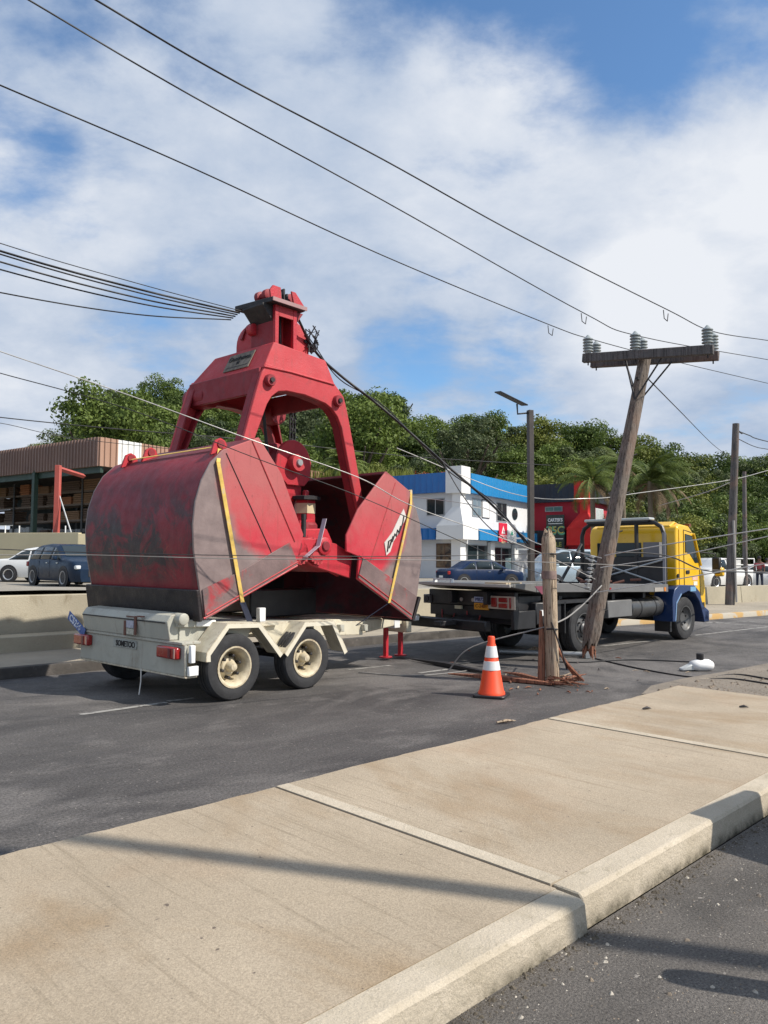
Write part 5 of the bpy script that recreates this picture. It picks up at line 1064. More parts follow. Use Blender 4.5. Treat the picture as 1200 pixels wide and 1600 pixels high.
# ---------------------------------------------------------------- shops
def shop(label,cx_,cy_,z0,zs,wl,ll,wr_,lr,cols,name='shop_building',lname='white'):
    """zs: (lower band bottom, lower band top, upper band bottom, upper band top, pier top); left and right faces leave the corner"""
    dl=Vector((-.795,.606,0)); dr=Vector((.53,.848,0))
    b=thing(name,label,'shop',(cx_,cy_,z0)); WALL,BD,PIER,BD2=cols; h=[z-z0 for z in zs]
    A0=Vector((0,0,0)); A1=dl*ll; A2=dl*ll+dr*lr; A3=dr*lr
    nl=Vector((-dl.y,dl.x,0)); nl=nl if nl.y<0 else -nl; nr_=Vector((dr.y,-dr.x,0))
    pr=[A0,A3,A2,A1]
    MB().hexa([(p.x,p.y,-.3) for p in pr]+[(p.x,p.y,h[3]-.3) for p in pr]).build('walls',WALL,b)
    # bands: ribbed metal fascia
    def band(d,nrm,L_,s0,z_0,z_1,proud,mat):
        m=MB(); k=int((L_-s0)/.16); v=[]; 
        for i in range(k+1):
            s=s0+(L_-s0)*i/k; o=proud+(.035 if i%3==0 else 0)
            p=d*s+nrm*o; v+=[(p.x,p.y,z_0),(p.x,p.y,z_1)]
        f=[(2*i,2*i+1,2*i+3,2*i+2) for i in range(k)]
        a=d*s0+nrm*.0; e=d*L_
        base=len(v); v+=[(a.x,a.y,z_0),(a.x,a.y,z_1),(e.x,e.y,z_0),(e.x,e.y,z_1)]
        f+=[(0,1,base+1,base),(2*k,2*k+1,base+3,base+2),tuple([2*i for i in range(k+1)]+[base+2,base]),tuple([2*i+1 for i in range(k+1)]+[base+3,base+1])]
        m.add(v,f); return m.build('fascia',mat,b,smooth=0)
    band(dl,nl,ll,.75,h[2],h[3],.42,BD); band(dr,nr_,lr,.95,h[2],h[3],.42,BD2)
    band(dl,nl,ll,1.35,h[0],h[1],.75,BD); band(dr,nr_,lr,1.55,h[0],h[1],.75,BD2)
    # corner pier
    def pier(z_0,z_1,w0,w1,o0,o1,nm):
        out=(nl+nr_).normalized()
        def ring(w,o,z): 
            return [(dl*w+nl*.02),(dl*w+nl*o),(out*o*1.25),(dr*w+nr_*o),(dr*w+nr_*.02)],z
        r0,za=ring(w0,o0,z_0); r1,zb_=ring(w1,o1,z_1)
        v=[(p.x,p.y,za) for p in r0]+[(p.x,p.y,zb_) for p in r1]
        MB().add(v,[(0,1,2,3,4),(9,8,7,6,5)]+[(i,(i+1)%5,5+(i+1)%5,5+i) for i in range(5)]).build(nm,PIER,b,smooth=0)
    pier(h[2]-.1,h[4],.72,.72,.50,.50,'corner_pier'); hm=h[1]+.15+(h[2]-h[1])*.52; pier(h[0],h[1]+.15,1.25,1.22,.82,.82,'corner_buttress'); pier(h[1]+.15,hm,1.22,.34,.82,.30,'corner_buttress'); pier(hm,h[2]-.1,.34,.34,.30,.30,'corner_column'); pier(-.3,h[0],.42,.42,.28,.28,'corner_column')
    return b,dl,nl,dr,nr_,h
def onface(b,d,nrm,corner,pxs,off=.0):
    """photo rectangle -> (s0,s1,z0,z1) on that wall's plane"""
    o=np.array(corner); N_=np.array(nrm); D_=np.array(d); r=[]
    for x,y in pxs:
        q=ray(x,y); t=np.dot(o+N_*off-CC,N_)/np.dot(q,N_); p=CC+q*t-o; r.append((float(p@D_),float(p[2])))
    return r
def fbox(b,d,nrm,s0,s1,z0,z1,o0,o1,name,mat,bevel=0,parent=None):
    v=[]
    for z in (z0,z1):
        for s,o in ((s0,o0),(s1,o0),(s1,o1),(s0,o1)): p=d*s+nrm*o; v.append((p.x,p.y,z))
    return MB().hexa(v).build(name,mat,parent or b,bevel=bevel,smooth=0)
def window(b,d,nrm,rect,mat=GLASS,fr=WHITE,mull=1,nm='window',fw=.06,arr=1):
    s0,s1,z0,z1=rect; w=fbox(b,d,nrm,s0,s1,z0,z1,.002,.05,nm,fr)
    for k in range(mull+1):
        a=s0+fw+(s1-s0-fw)*k/(mull+1); e=s0+(s1-s0-fw)*(k+1)/(mull+1)
        for j in range(arr):
            za=z0+fw+(z1-z0-fw)*j/arr; ze=z0+(z1-z0-fw)*(j+1)/arr
            fbox(b,d,nrm,a,e,za,ze,.045,.056,'pane',mat,parent=w)
    return w
WHW=M('white_render',(.66,.67,.68),.85,0,.05,.6,((.5,.5,.5),1.2,.62),.1,20); WHP=M('white_pier_render',(.74,.74,.73),.8,0,.04,.7,((.5,.5,.48),1.0,.64))
BLU=M('blue_fascia',(.010,.13,.40),.4,0,.06,1,coat=.2); BLU2=M('sunlit_blue_fascia',(.012,.20,.46),.4,0,.06,1,coat=.2)  # right face blue brightened as if sunlit, left face blue darker for shade
c1=(*P(717,900,50.5)[:2],.46)
def zat(y,x,Y): return float(P(x,y,Y)[2])
b1,dl,nl,dr,nr_,h1=shop('two storey white shop with blue metal fascias behind the dark blue saloon',*c1,[zat(843,717,50.5),zat(825,717,50.5),zat(768.5,717,50.5),zat(737.5,717,50.5),zat(729,717,50.5)],0,13.5,0,12.2,(WHW,BLU,WHP,BLU2))
def rect(b,d,n_,c,x0,y0,x1,y1,off=0):
    (s0,z0),(s1,z1)=onface(b,d,n_,c,[(x0,y1),(x1,y0)],off); zc=c[2]*0; return (min(s0,s1),max(s0,s1),min(z0,z1),max(z0,z1))
def RL(*a,off=0): return rect(b1,dl,nl,c1,*a,off=off)
def RR(*a,off=0): return rect(b1,dr,nr_,c1,*a,off=off)
FRG=M('grey_window_frame',(.35,.36,.36),.5)
window(b1,dl,nl,RL(667,778,695,806),fr=FRG,mull=1); 
w=window(b1,dl,nl,RL(682,849,709,887),mat=M('brown_reflecting_glass',(.16,.10,.055),.15,0,.5,1.2,((.03,.02,.02),1.5,.5),coat=.5),fr=M('brown_frame',(.10,.05,.03),.6),mull=1); w['label']='ground floor window with brown blinds reflecting the street'
window(b1,dr,nr_,RR(737.5,780,751,806.5),fr=FRG,mull=1,arr=2,mat=M('pale_glass',(.13,.17,.20),.1,coat=.5)); window(b1,dr,nr_,RR(752.5,782,764,809),fr=IRON,mull=0,mat=WHP,nm='open_shutter',fw=.05)
window(b1,dr,nr_,RR(775.5,787,791,814.5),fr=FRG,mull=1); 
(s0,s1,z0,z1)=RR(800,795,808,812); m=MB(); pts=[((s0+s1)/2+(s1-s0)/2*math.cos(a),(z0+z1)/2+(z1-z0)/2*math.sin(a)) for a in [2*math.pi*i/20 for i in range(20)]]
v=[]; 
for o_ in (.002,.05):
    for s,z in pts: p=dr*s+nr_*o_; v.append((p.x,p.y,z))
m.add(v,[tuple(range(20)),tuple(range(39,19,-1))]+[(i,(i+1)%20,20+(i+1)%20,20+i) for i in range(20)]).build('oval_window',GLASS,b1,smooth=0)
window(b1,dr,nr_,RR(728.5,851,745,880),fr=FRG,mull=0); window(b1,dr,nr_,RR(745.5,852,760.5,881),fr=FRG,mull=0)
fbox(b1,dr,nr_,*RR(761,848,767,905),.06,.30,'column',WHP)
window(b1,dr,nr_,RR(767.5,855,782,905),fr=FRG,mull=0,nm='door'); window(b1,dr,nr_,RR(783,856,798,905),fr=FRG,mull=0,nm='door'); fbox(b1,dr,nr_,*RR(788.5,872,797,894),.06,.075,'poster',M('pale_poster',(.45,.58,.56),.6,0,.2,8)); fbox(b1,dr,nr_,*RR(798.5,852,804,905),.06,.30,'column',WHP)
# signs on the lower band
def wsign(x0,y0,x1,y1,mat,nm='sign',off=.83): return fbox(b1,dr,nr_,*RR(x0,y0,x1,y1,off=off),off-.01,off+.04,nm,mat)
def facetxt(b,s,size,d,nrm,S_,Z_,off,mat,parent,right=True,**k):
    o=text(s,size,parent,mat,(0,0,0),(0,0,0),**k); X=d.copy() if right else -d; X.normalize(); Y=Vector((0,0,1)); Z=nrm; p=d*S_+nrm*off; o.matrix_local=Matrix.Translation((p.x,p.y,Z_))@Matrix((X,Y,Z)).transposed().to_4x4(); o.scale=(k.get('sx',1),1,1); return o
CRIM=M('crimson_sign',(.60,.015,.05),.5); sg=wsign(779.3,818,791.8,846.5,CRIM); sg2=wsign(792.0,820,806,847.8,WHITE)
(s0,s1,z0,z1)=RR(779.3,818,791.8,846.5,off=.83); sc_=(s0+s1)/2
v=[]; tri=[(sc_-.32,z1-.75),(sc_+.32,z1-.75),(sc_,z1-.2)]
def tri_mesh(tri,o0,o1):
    v=[]
    for o_ in (o0,o1):
        for s,z in tri: p=dr*s+nr_*o_; v.append((p.x,p.y,z))
    return MB().add(v,[(0,1,2),(5,4,3),(0,3,4,1),(1,4,5,2),(2,5,3,0)])
tri_mesh(tri,.872,.88).build('triangle_emblem',WHITE,sg,smooth=0); tri_mesh([(sc_-.09,z1-.66),(sc_+.09,z1-.66),(sc_,z1-.42)],.881,.888).build('emblem_centre',CRIM,sg,smooth=0)
facetxt(b1,'WOODS',.36,dr,nr_,sc_,z1-.98,.872,WHITE,sg); facetxt(b1,'Sure',.36,dr,nr_,sc_,z1-1.32,.872,M('pale_yellow_text',(.75,.6,.35),.6),sg)
(s0,s1,z0,z1)=RR(792,820,806,847.8,off=.83); sc_=(s0+s1)/2; tri_mesh([(sc_-.28,(z0+z1)/2-.1),(sc_+.28,(z0+z1)/2-.1),(sc_,(z0+z1)/2+.25)],.872,.88).build('triangle_emblem',M('green_mark',(.05,.30,.20),.6),sg2,smooth=0)
for k in range(3): fbox(b1,dr,nr_,sc_-.4,sc_+.4,z0+.25+.14*k,z0+.29+.14*k,.872,.876,'text_line',M('grey_text',(.45,.5,.5),.6),parent=sg2)
# red shop
c2=(*P(916,900,60)[:2],.4); RW=M('red_render',(.40,.022,.04),.85,0,.08,.6); RP_=M('sunlit_red_render',(.62,.022,.02),.8,0,.06,.7); DK=M('black_fascia',(.016,.018,.028),.5,0,.1,1)  # pier red brightened as if sunlit, wall red darker for shade
b2,dl2,nl2,dr2,nr2,h2=shop('red shop with black fascia and tall billboard behind the silver blue van',*c2,[zat(852,905,60),zat(828,905,60),zat(783,905,60),zat(754,905,60),zat(743,905,60)],0,6.9,0,9,(RW,DK,RP_,DK))
def R2(*a,off=0): return rect(b2,dl2,nl2,c2,*a,off=off)
window(b2,dl2,nl2,R2(852,791,879,800),fr=FRG,mat=M('teal_glass',(.10,.20,.19),.15,coat=.4))
bb=fbox(b2,dl2,nl2,*R2(854,804,881.5,861,off=.9),.85,.93,'billboard',M('billboard_black',(.02,.03,.025),.5))
(s0,s1,z0,z1)=R2(854,804,881.5,861,off=.93); sc_=(s0+s1)/2; H_=z1-z0
facetxt(b2,"CARTER'S",.36,dl2,nl2,sc_,z1-.42,.945,WHITE,bb,right=False,bold=.012,sx=.8)
fbox(b2,dl2,nl2,s0+.15,s1-.15,z1-.72,z1-.67,.932,.94,'rule',WHITE,parent=bb)
facetxt(b2,'35C',.95,dl2,nl2,sc_,z1-1.28,.945,M('teal_green_text',(.10,.36,.22),.6),bb,right=False,bold=.02)
facetxt(b2,'35C',.78,dl2,nl2,sc_-.06,z1-1.22,.95,M('gold_text',(.55,.40,.08),.6),bb,right=False,bold=.0)
fbox(b2,dl2,nl2,s0+.1,s1-.1,z1-1.92,z1-1.86,.932,.94,'rule',WHITE,parent=bb)
facetxt(b2,'SALE',.5,dl2,nl2,sc_,z1-2.35,.945,M('olive_text',(.32,.34,.08),.6),bb,right=False,bold=.01)
fbox(b2,dl2,nl2,1.4,6.5,-.1,2.3,.02,.06,'shutter',M('dark_grille',(.05,.05,.05),.6,0,.3,12)); 
gr=MB()
for i in range(32):
    s=1.4+i*.16; p=dl2*s+nl2*.1; gr.tube([(p.x,p.y,0),(p.x,p.y,2.3)],.02,4)
gr.build('window_bars',M('red_bars',(.40,.06,.06),.6),b2)
window(b2,dr2,nr2,rect(b2,dr2,nr2,c2,930,796,942,812),fr=WHITE,mat=M('pale_pane',(.5,.55,.55),.3))
# ---------------------------------------------------------------- warehouse with open racks
wc=P(155,700,42); WZ0=.8
wh=thing('warehouse','open fronted warehouse with brown ribbed fascia above timber racks','warehouse',(wc[0],wc[1],WZ0)); dlw=Vector((-.82,.572,0)); drw=Vector((.55,.835,0)); dlw.normalize(); drw.normalize()
nlw=Vector((-dlw.y,dlw.x,0)); nlw=nlw if nlw.y<0 else -nlw; nrw=Vector((drw.y,-drw.x,0))
zf0,zf1=zat(728,155,42)-WZ0,zat(683,155,42)-WZ0
BRN=M('brown_cladding',(.20,.125,.10),.55,0,.10,.7,((.13,.08,.07),1.2,.6)); BRN2=M('sunlit_brown_cladding',(.36,.215,.15),.55,0,.08,.7)  # sun-facing fascia gets a paler brown, the shaded side a darker one
def ribs(d,nrm,s0,s1,z0,z1,mat,b,proud=.1,nm='fascia',p=.3):
    v=[]; f=[]; k=int((s1-s0)/p); q=[]
    for i in range(k):
        s=s0+(s1-s0)*i/k; w=(s1-s0)/k; q+=[(s,proud),(s+w*.62,proud),(s+w*.70,proud+.07),(s+w*.92,proud+.07)]
    q.append((s1,proud))
    for s,o in q: a=d*s+nrm*o; v+=[(a.x,a.y,z0),(a.x,a.y,z1)]
    n=len(q); f=[(2*i,2*i+1,2*i+3,2*i+2) for i in range(n-1)]
    a=d*s0-nrm*.1; e=d*s1-nrm*.1; B_=len(v); v+=[(a.x,a.y,z0),(a.x,a.y,z1),(e.x,e.y,z0),(e.x,e.y,z1)]
    f+=[(B_,B_+1,B_+3,B_+2),(0,1,B_+1,B_),(2*n-2,2*n-1,B_+3,B_+2),tuple([2*i for i in range(n)]+[B_+2,B_]),tuple([2*i+1 for i in range(n)]+[B_+3,B_+1])]
    return MB().add(v,f).build(nm,mat,b,smooth=0)
ribs(dlw,nlw,0,30,zf0,zf1,BRN,wh); ribs(drw,nrw,0,1.15,zf0,zf1,BRN2,wh); ribs(drw,nrw,1.15,2.75,zf0,zf1,M('white_cladding',(.74,.73,.70),.5),wh,p=.4); ribs(drw,nrw,2.75,22,zf0,zf1,BRN2,wh)
def wq(a,b,z): p=dlw*a+drw*b; return (p.x,p.y,z)
MB().hexa([wq(0,0,zf0+.25),wq(0,20,zf0+.25),wq(30,20,zf0+.25),wq(30,0,zf0+.25)]+[wq(0,0,zf0+.35),wq(0,20,zf0+.35),wq(30,20,zf0+.35),wq(30,0,zf0+.35)]).build('roof',M('roof_dark',(.10,.08,.075),.8),wh)
DKW=M('dark_interior_wall',(.035,.038,.04),.9,0,.3,.6)
MB().hexa([wq(0,12,-.2),wq(0,12.2,-.2),wq(30,12.2,-.2),wq(30,12,-.2)]+[wq(0,12,zf0+.3),wq(0,12.2,zf0+.3),wq(30,12.2,zf0+.3),wq(30,12,zf0+.3)]).build('back_wall',DKW,wh)
GRN=M('dark_green_steel',(.02,.045,.032),.5)
for s in (6.2,13,20,27):
    p=dlw*s; MB().box(-.13,.13,-.13,.13,-.2,zf0+.1).build('column',GRN,wh,loc=(p.x,p.y,0)).rotation_euler=(0,0,math.atan2(dlw.y,dlw.x))
for b_ in (6,12): p=drw*b_; MB().box(-.13,.13,-.13,.13,-.2,zf0+.1).build('column',GRN,wh,loc=(p.x,p.y,0)).rotation_euler=(0,0,math.atan2(dlw.y,dlw.x))
MB().hexa([wq(0,.1,zf0-.35),wq(0,.3,zf0-.35),wq(30,.3,zf0-.35),wq(30,.1,zf0-.35)]+[wq(0,.1,zf0+.05),wq(0,.3,zf0+.05),wq(30,.3,zf0+.05),wq(30,.1,zf0+.05)]).build('eaves_beam',GRN,wh)
# racks
rack=thing('storage_rack','long dark steel pallet rack under the warehouse roof','rack',(wc[0],wc[1],WZ0))
m=MB(); 
lv=[1.15,2.2,3.3,4.3,5.1]
for z in lv:
    for b_ in (3.0,4.2): m.hexa([wq(-2,b_,z-.12),wq(-2,b_+.06,z-.12),wq(28,b_+.06,z-.12),wq(28,b_,z-.12)]+[wq(-2,b_,z),wq(-2,b_+.06,z),wq(28,b_+.06,z),wq(28,b_,z)])
m.build('beams',M('rack_beam',(.12,.085,.06),.6),rack)
m=MB()
for s in np.arange(-2,28,2.6): 
    for b_ in (2.95,4.3): p=wq(s,b_,0); m.box(p[0]-.05,p[0]+.05,p[1]-.05,p[1]+.05,-.2,5.9)
m.build('uprights',M('rack_upright',(.06,.065,.07),.6),rack)
bund=[M('timber_brown',(.20,.115,.06),.8,0,.35,8,None,.4,30,stretch=(1,1,6)),M('timber_orange',(.30,.12,.05),.8,0,.3,8,None,.4,30,stretch=(1,1,6)),M('timber_dark',(.10,.065,.045),.8,0,.35,8,None,.4,30,stretch=(1,1,6)),M('grey_block_pack',(.34,.35,.35),.85,0,.25,5),M('grey_block_pack_dark',(.20,.21,.22),.85,0,.25,5)]
ang=math.atan2(dlw.y,dlw.x)
def bundle_mesh(kind,w,h_,seed):
    m=MB(); r_=random.Random(seed)
    if kind=='timber':
        n=max(3,int(h_/.13))
        for i in range(n):
            m.box(-w/2+r_.uniform(0,.08),w/2-r_.uniform(0,.15),-.5+r_.uniform(0,.06),.5,i*h_/n,(i+.82)*h_/n)
    else:
        for i in range(3):
            for j in range(2): m.box(-w/2+i*w/3+.015,-w/2+(i+1)*w/3-.015,-.5,.5,j*h_/2+.01,(j+1)*h_/2-.01+r_.uniform(-.05,0))
    return m
protos={}
for li,z in enumerate([0]+lv):
    s=-1.4
    while s<19:
        w=random.uniform(.9,2.2) if li>2 else random.uniform(.8,1.25); hh=random.uniform(.45,.8)
        if random.random()<.84:
            k='timber' if li>=3 or random.random()<.22 else 'blocks'; key=(k,round(w,0),random.randint(0,2))
            if key not in protos: protos[key]=bundle_mesh(k,w,.65,len(protos)).build('timber_bundle' if k=='timber' else 'block_pack',random.choice(bund[:3]) if k=='timber' else random.choice(bund[3:]),smooth=0,bevel=0); ob=protos[key]
            else: ob=protos[key].copy(); COL.objects.link(ob)
            p=wq(s+w/2,3.5,z); ob.location=(p[0]+wc[0],p[1]+wc[1],z+WZ0); ob.rotation_euler=(0,0,ang); ob.scale=(1,1,hh/.65)
            if k=='timber': tag(ob,'bundle of sawn timber stacked on the warehouse rack','timber bundle','timber bundles on the warehouse rack')
            else: tag(ob,'pack of grey concrete blocks stored on the warehouse rack','block pack','block packs on the warehouse rack')
        s+=w+random.uniform(.12,.35)
# red gate frame in front and beige boundary wall
gp=P(89,800,37); gf=thing('red_steel_frame','red steel post and beam frame standing in front of the warehouse','frame',(gp[0],gp[1],lotz(gp[0],gp[1])))
RST=M('red_oxide_steel',(.42,.085,.065),.6,0,.12,2); zt_=zat(727,89,37)-lotz(gp[0],gp[1])
MB().box(-.12,.12,-.12,.12,0,zt_).build('post',RST,gf,bevel=.01); e=P(131,731,40.5)-gp
MB().tube([(0,0,zt_-.15),(e[0],e[1],zt_-.15-.0)],.12,4).build('beam',RST,gf,smooth=0)
sp_=P(111,832,36.5)-gp; MB().tube([(.1,0,zat(775,93,37)-lotz(gp[0],gp[1])),(sp_[0],sp_[1],zat(832,111,36.5)-lotz(gp[0],gp[1]))],.035,6).build('stay',STEEL,gf)
BW=M('beige_wall',(.50,.44,.29),.85,0,.07,.6,((.38,.33,.22),.9,.62),.15,20)
wb=thing('boundary_wall','beige rendered boundary wall behind the parked blue hatchback','wall',(0,0,0))
pa=P(-260,850,38.5); pb_=P(122,850,35.2); 
def seg_wall(pa,pb,z0,z1,w,nm,mat,par):
    a=Vector((pa[0],pa[1],0)); b=Vector((pb[0],pb[1],0)); d=(b-a).normalized(); n=Vector((-d.y,d.x,0))*w
    q=[a,b,b+n,a+n]; return MB().hexa([(p.x,p.y,z0) for p in q]+[(p.x,p.y,z1) for p in q]).build(nm,mat,par,bevel=.01)
seg_wall(pa,pb_,0,zat(833,0,36.5),.25,'panel',BW,wb)
pc_=P(300,850,36.5); seg_wall(pb_,pc_,0,zat(833,0,36.5)-.05,.25,'panel',BW,wb)
for x in (8,30,102): p=P(x,833,36.3); MB().tube([(p[0],p[1],p[2]-.3),(p[0],p[1],p[2]+.35)],.03,6).build('rail_post',WHITE,wb)
p0=P(-40,822,36.6); p1=P(20,821,36.6); MB().tube([p0,p1],.025,6).build('handrail',STEEL,wb)

# ---------------------------------------------------------------- hill and trees
def hz(x,y):
    t=max(0,min(1,(y-62)/70)); s=t*t*(3-2*t); base=lotz(x,y)*(1-t)
    lft=max(0,min(1,(x+y*.42+8)/22))
    return base-.15+ s*(11*lft+1.5)+ .35*math.sin(x*.35+y*.2)*t*2
xs=np.linspace(-110,130,70); ys=np.linspace(58,260,50); v=[(x,y,hz(x,y)-.3*(y<62)) for x in xs for y in ys]; n=len(ys)
struct(MB().add(v,[(i*n+k,(i+1)*n+k,(i+1)*n+k+1,i*n+k+1) for i in range(len(xs)-1) for k in range(n-1)]),'hill',HILLM,smooth=60)
def leafmat(name,a,b):
    m=bpy.data.materials.new(name); m.use_nodes=True; t=m.node_tree; bs=t.nodes['Principled BSDF']; bs.inputs['Roughness'].default_value=.6; bs.inputs['Specular IOR Level'].default_value=.25
    oi=nn('ShaderNodeObjectInfo',t); tcn=nn('ShaderNodeTexCoord',t); nz=noise(2.2,4,.6,tcn.outputs['Object'],.2,tree=t); geo=nn('ShaderNodeNewGeometry',t)
    f=mth('ADD',mth('MULTIPLY',oi.outputs['Random'],.45,tree=t),mth('ADD',mth('MULTIPLY',nz,.6,tree=t),mth('MULTIPLY',geo.outputs['Random Per Island'],.25,tree=t),tree=t),tree=t)
    cr_=nn('ShaderNodeValToRGB',t); t.links.new(f,cr_.inputs[0]); e=cr_.color_ramp.elements; e[0].position=.3; e[0].color=(*a,1); e[1].position=.85; e[1].color=(*b,1)
    t.links.new(cr_.outputs[0],bs.inputs['Base Color']); tr=nn('ShaderNodeBsdfTranslucent',t); t.links.new(cr_.outputs[0],tr.inputs[0]); mx_=nn('ShaderNodeMixShader',t); mx_.inputs[0].default_value=.25
    t.links.new(bs.outputs[0],mx_.inputs[1]); t.links.new(tr.outputs[0],mx_.inputs[2]); t.links.new(mx_.outputs[0],t.nodes['Material Output'].inputs[0]); return m
LEAF=leafmat('broad_leaf_green',(.030,.058,.013),(.145,.20,.042)); LEAFY=leafmat('yellow_green_leaf',(.07,.10,.02),(.20,.22,.045)); LEAFG=leafmat('grey_green_leaf',(.045,.07,.03),(.13,.16,.07))
BARK=M('tree_bark',(.09,.07,.05),.9,0,.3,6,None,.5,20)
def crown_mesh(seed,n=7000,clumps=46,leaf=.045,loose=1.0,mat=LEAF):
    r=np.random.default_rng(seed)
    c=r.normal(size=(clumps,3)); c/=np.linalg.norm(c,axis=1)[:,None]; c*= (r.uniform(.35,.88,(clumps,1)))*np.array([1,1,.80]); c[:,2]=np.where(c[:,2]<-.45,c[:,2]*.5,c[:,2])
    rad=r.uniform(.16,.33,clumps)*loose; pick_=r.integers(0,clumps,n); d=r.normal(size=(n,3)); d/=np.linalg.norm(d,axis=1)[:,None]; d[:,2]=np.abs(d[:,2])*np.where(r.random(n)<.75,1,-1)
    p=c[pick_]+d*(rad[pick_]*(r.uniform(.55,1.12,n)))[:,None]*np.array([1,1,.8])
    nr_=d+r.normal(size=(n,3))*.55; nr_/=np.linalg.norm(nr_,axis=1)[:,None]
    t=np.cross(nr_,r.normal(size=(n,3))); t/=np.linalg.norm(t,axis=1)[:,None]; b=np.cross(nr_,t); s=leaf*r.uniform(.6,1.3,n)[:,None]
    V=np.stack([p-t*s*.6,p-b*s*.45+t*s*.1,p+t*s*.75,p+b*s*.45+t*s*.1],1).reshape(-1,3)
    me=bpy.data.meshes.new('crown'); me.vertices.add(4*n); me.vertices.foreach_set('co',V.ravel()); me.loops.add(4*n); me.loops.foreach_set('vertex_index',np.arange(4*n)); me.polygons.add(n); me.polygons.foreach_set('loop_start',np.arange(0,4*n,4)); me.update(calc_edges=True); me.materials.append(mat); return me
crowns=[crown_mesh(i,mat=[LEAF,LEAF,LEAFG,LEAF,LEAFY,LEAFG][i],loose=[1,1.05,.8,1,.95,.9][i],n=[11500,11500,7500,11500,10000,11500][i]) for i in range(6)]
def trunk_mesh(seed):
    r=random.Random(seed); m=MB(); m.tube([(0,0,-.4),(.02,.01,.25),(-.02,.03,.6),(.02,0,1.0)],[.075,.055,.042,.02],8)
    for i in range(6):
        a=r.uniform(0,6.28); z=r.uniform(.35,.65); m.tube([(0,0,z),(.25*math.cos(a),.25*math.sin(a),z+.2),(.5*math.cos(a),.5*math.sin(a),z+.42)],[.035,.022,.008],6)
    o=m.build('trunk',BARK,smooth=50); me=o.data; bpy.data.objects.remove(o); return me
trunks=[trunk_mesh(i) for i in range(3)]
def tree(x,ytop,Y,rad,hfac=.85,ci=None,label=None,group=True,name='broadleaf_tree',tilt=0):
    p=P(x,ytop,Y); g=hz(p[0],p[1]) if Y>60 else lotz(p[0],p[1]); ztop=p[2]; rz_=rad*hfac; cz=ztop-rz_*.95
    t=thing(name,label or 'green broadleaf tree growing among the others on the wooded hill','tree',(p[0],p[1],g),0,'trees of the wooded hill' if group else None)
    o=bpy.data.objects.new('crown',crowns[random.randrange(6) if ci is None else ci]); COL.objects.link(o); o.parent=t; o.location=(0,0,cz-g); o.scale=(rad,rad,rz_*1.15); o.rotation_euler=(0,0,random.uniform(0,6.28))
    o=bpy.data.objects.new('trunk',trunks[random.randrange(3)]); COL.objects.link(o); o.parent=t; h_=max(1.5,cz-g); o.scale=(h_*.5+1,h_*.5+1,h_); return t
sky_pts=[(118,650),(150,612),(180,598),(215,612),(250,592),(290,600),(330,606),(370,600),(420,610),(470,604),(515,612),(560,606),(600,604),(640,640),(670,652),(710,650),(745,644),(780,660),(815,655),(850,648),(890,650),(930,655),(965,668),(1000,684),(1035,690),(1070,706),(1110,704),(1150,698),(1190,702),(1230,698)]
SX=[p[0] for p in sky_pts]; SY=[p[1] for p in sky_pts]
for x,y in sky_pts[2:]:
    if random.random()<.97: tree(x+random.uniform(-8,8),y+random.uniform(-4,5),random.uniform(98,108),random.uniform(4.2,5.4))
for x in range(150,1235,44): tree(x+random.uniform(-10,10),np.interp(x,SX,SY)+random.uniform(26,42),random.uniform(86,94),random.uniform(4.2,5.2))
for x in range(130,1235,46): tree(x+random.uniform(-10,10),np.interp(x,SX,SY)+random.uniform(62,80),random.uniform(76,82),random.uniform(3.8,4.8))
for x in range(560,1245,44): tree(x+random.uniform(-10,10),max(745,np.interp(x,SX,SY)+random.uniform(92,118)) if x<830 else np.interp(x,SX,SY)+random.uniform(92,118),random.uniform(69,73),random.uniform(3.6,4.4))
for x in range(980,1250,42): tree(x+random.uniform(-8,8),random.uniform(785,812),random.uniform(63,66),random.uniform(3.2,4.0))
for x in range(1060,1250,46): tree(x+random.uniform(-8,8),random.uniform(832,850),random.uniform(60,62),random.uniform(2.4,3.0),group=True)
for x in range(420,640,42): tree(x,random.uniform(700,722),62,2.8)
for x in range(250,460,46): tree(x,random.uniform(670,700),66,3.6)
tree(168,598,60,4.6,1.0,0,'big dark tree rising behind the warehouse corner at the left end of the wood',False); tree(128,655,64,3.4,.9,5,'lower dark tree at the left foot of the big warehouse tree',False)
tree(560,604,70,5.4,.85,3,'rounded crowned tree directly right of the red grab frame',False); tree(728,648,72,4.2,.8,2,'pale open crowned tree above the white corner pier',False)
tree(95,675,90,3.0,.7,4,'small light green tree peeping over the warehouse roof near its corner',False); tree(57,690,95,2.6,.7,4,'smallest light green tree peeping over the warehouse roof',False)
# bank of tall grass behind the grab
def blades(n,x0,x1,y0,y1,h,seed):
    r=random.Random(seed); v=[];f=[]
    for i in range(n):
        x,y=r.uniform(x0,x1),r.uniform(y0,y1); a=r.uniform(0,6.28); hh=h*r.uniform(.5,1.1); dx,dy=math.cos(a)*.03,math.sin(a)*.03; lx,ly=r.uniform(-.5,.5)*hh*.7,r.uniform(-.5,.5)*hh*.7; k=len(v)
        v+=[(x-dx,y-dy,0),(x+dx,y+dy,0),(x+lx*.4+dx,y+ly*.4+dy,hh*.6),(x+lx*.4-dx,y+ly*.4-dy,hh*.6),(x+lx,y+ly,hh*.95)]; f+=[(k,k+1,k+2,k+3),(k+3,k+2,k+4)]
    return MB().add(v,f)
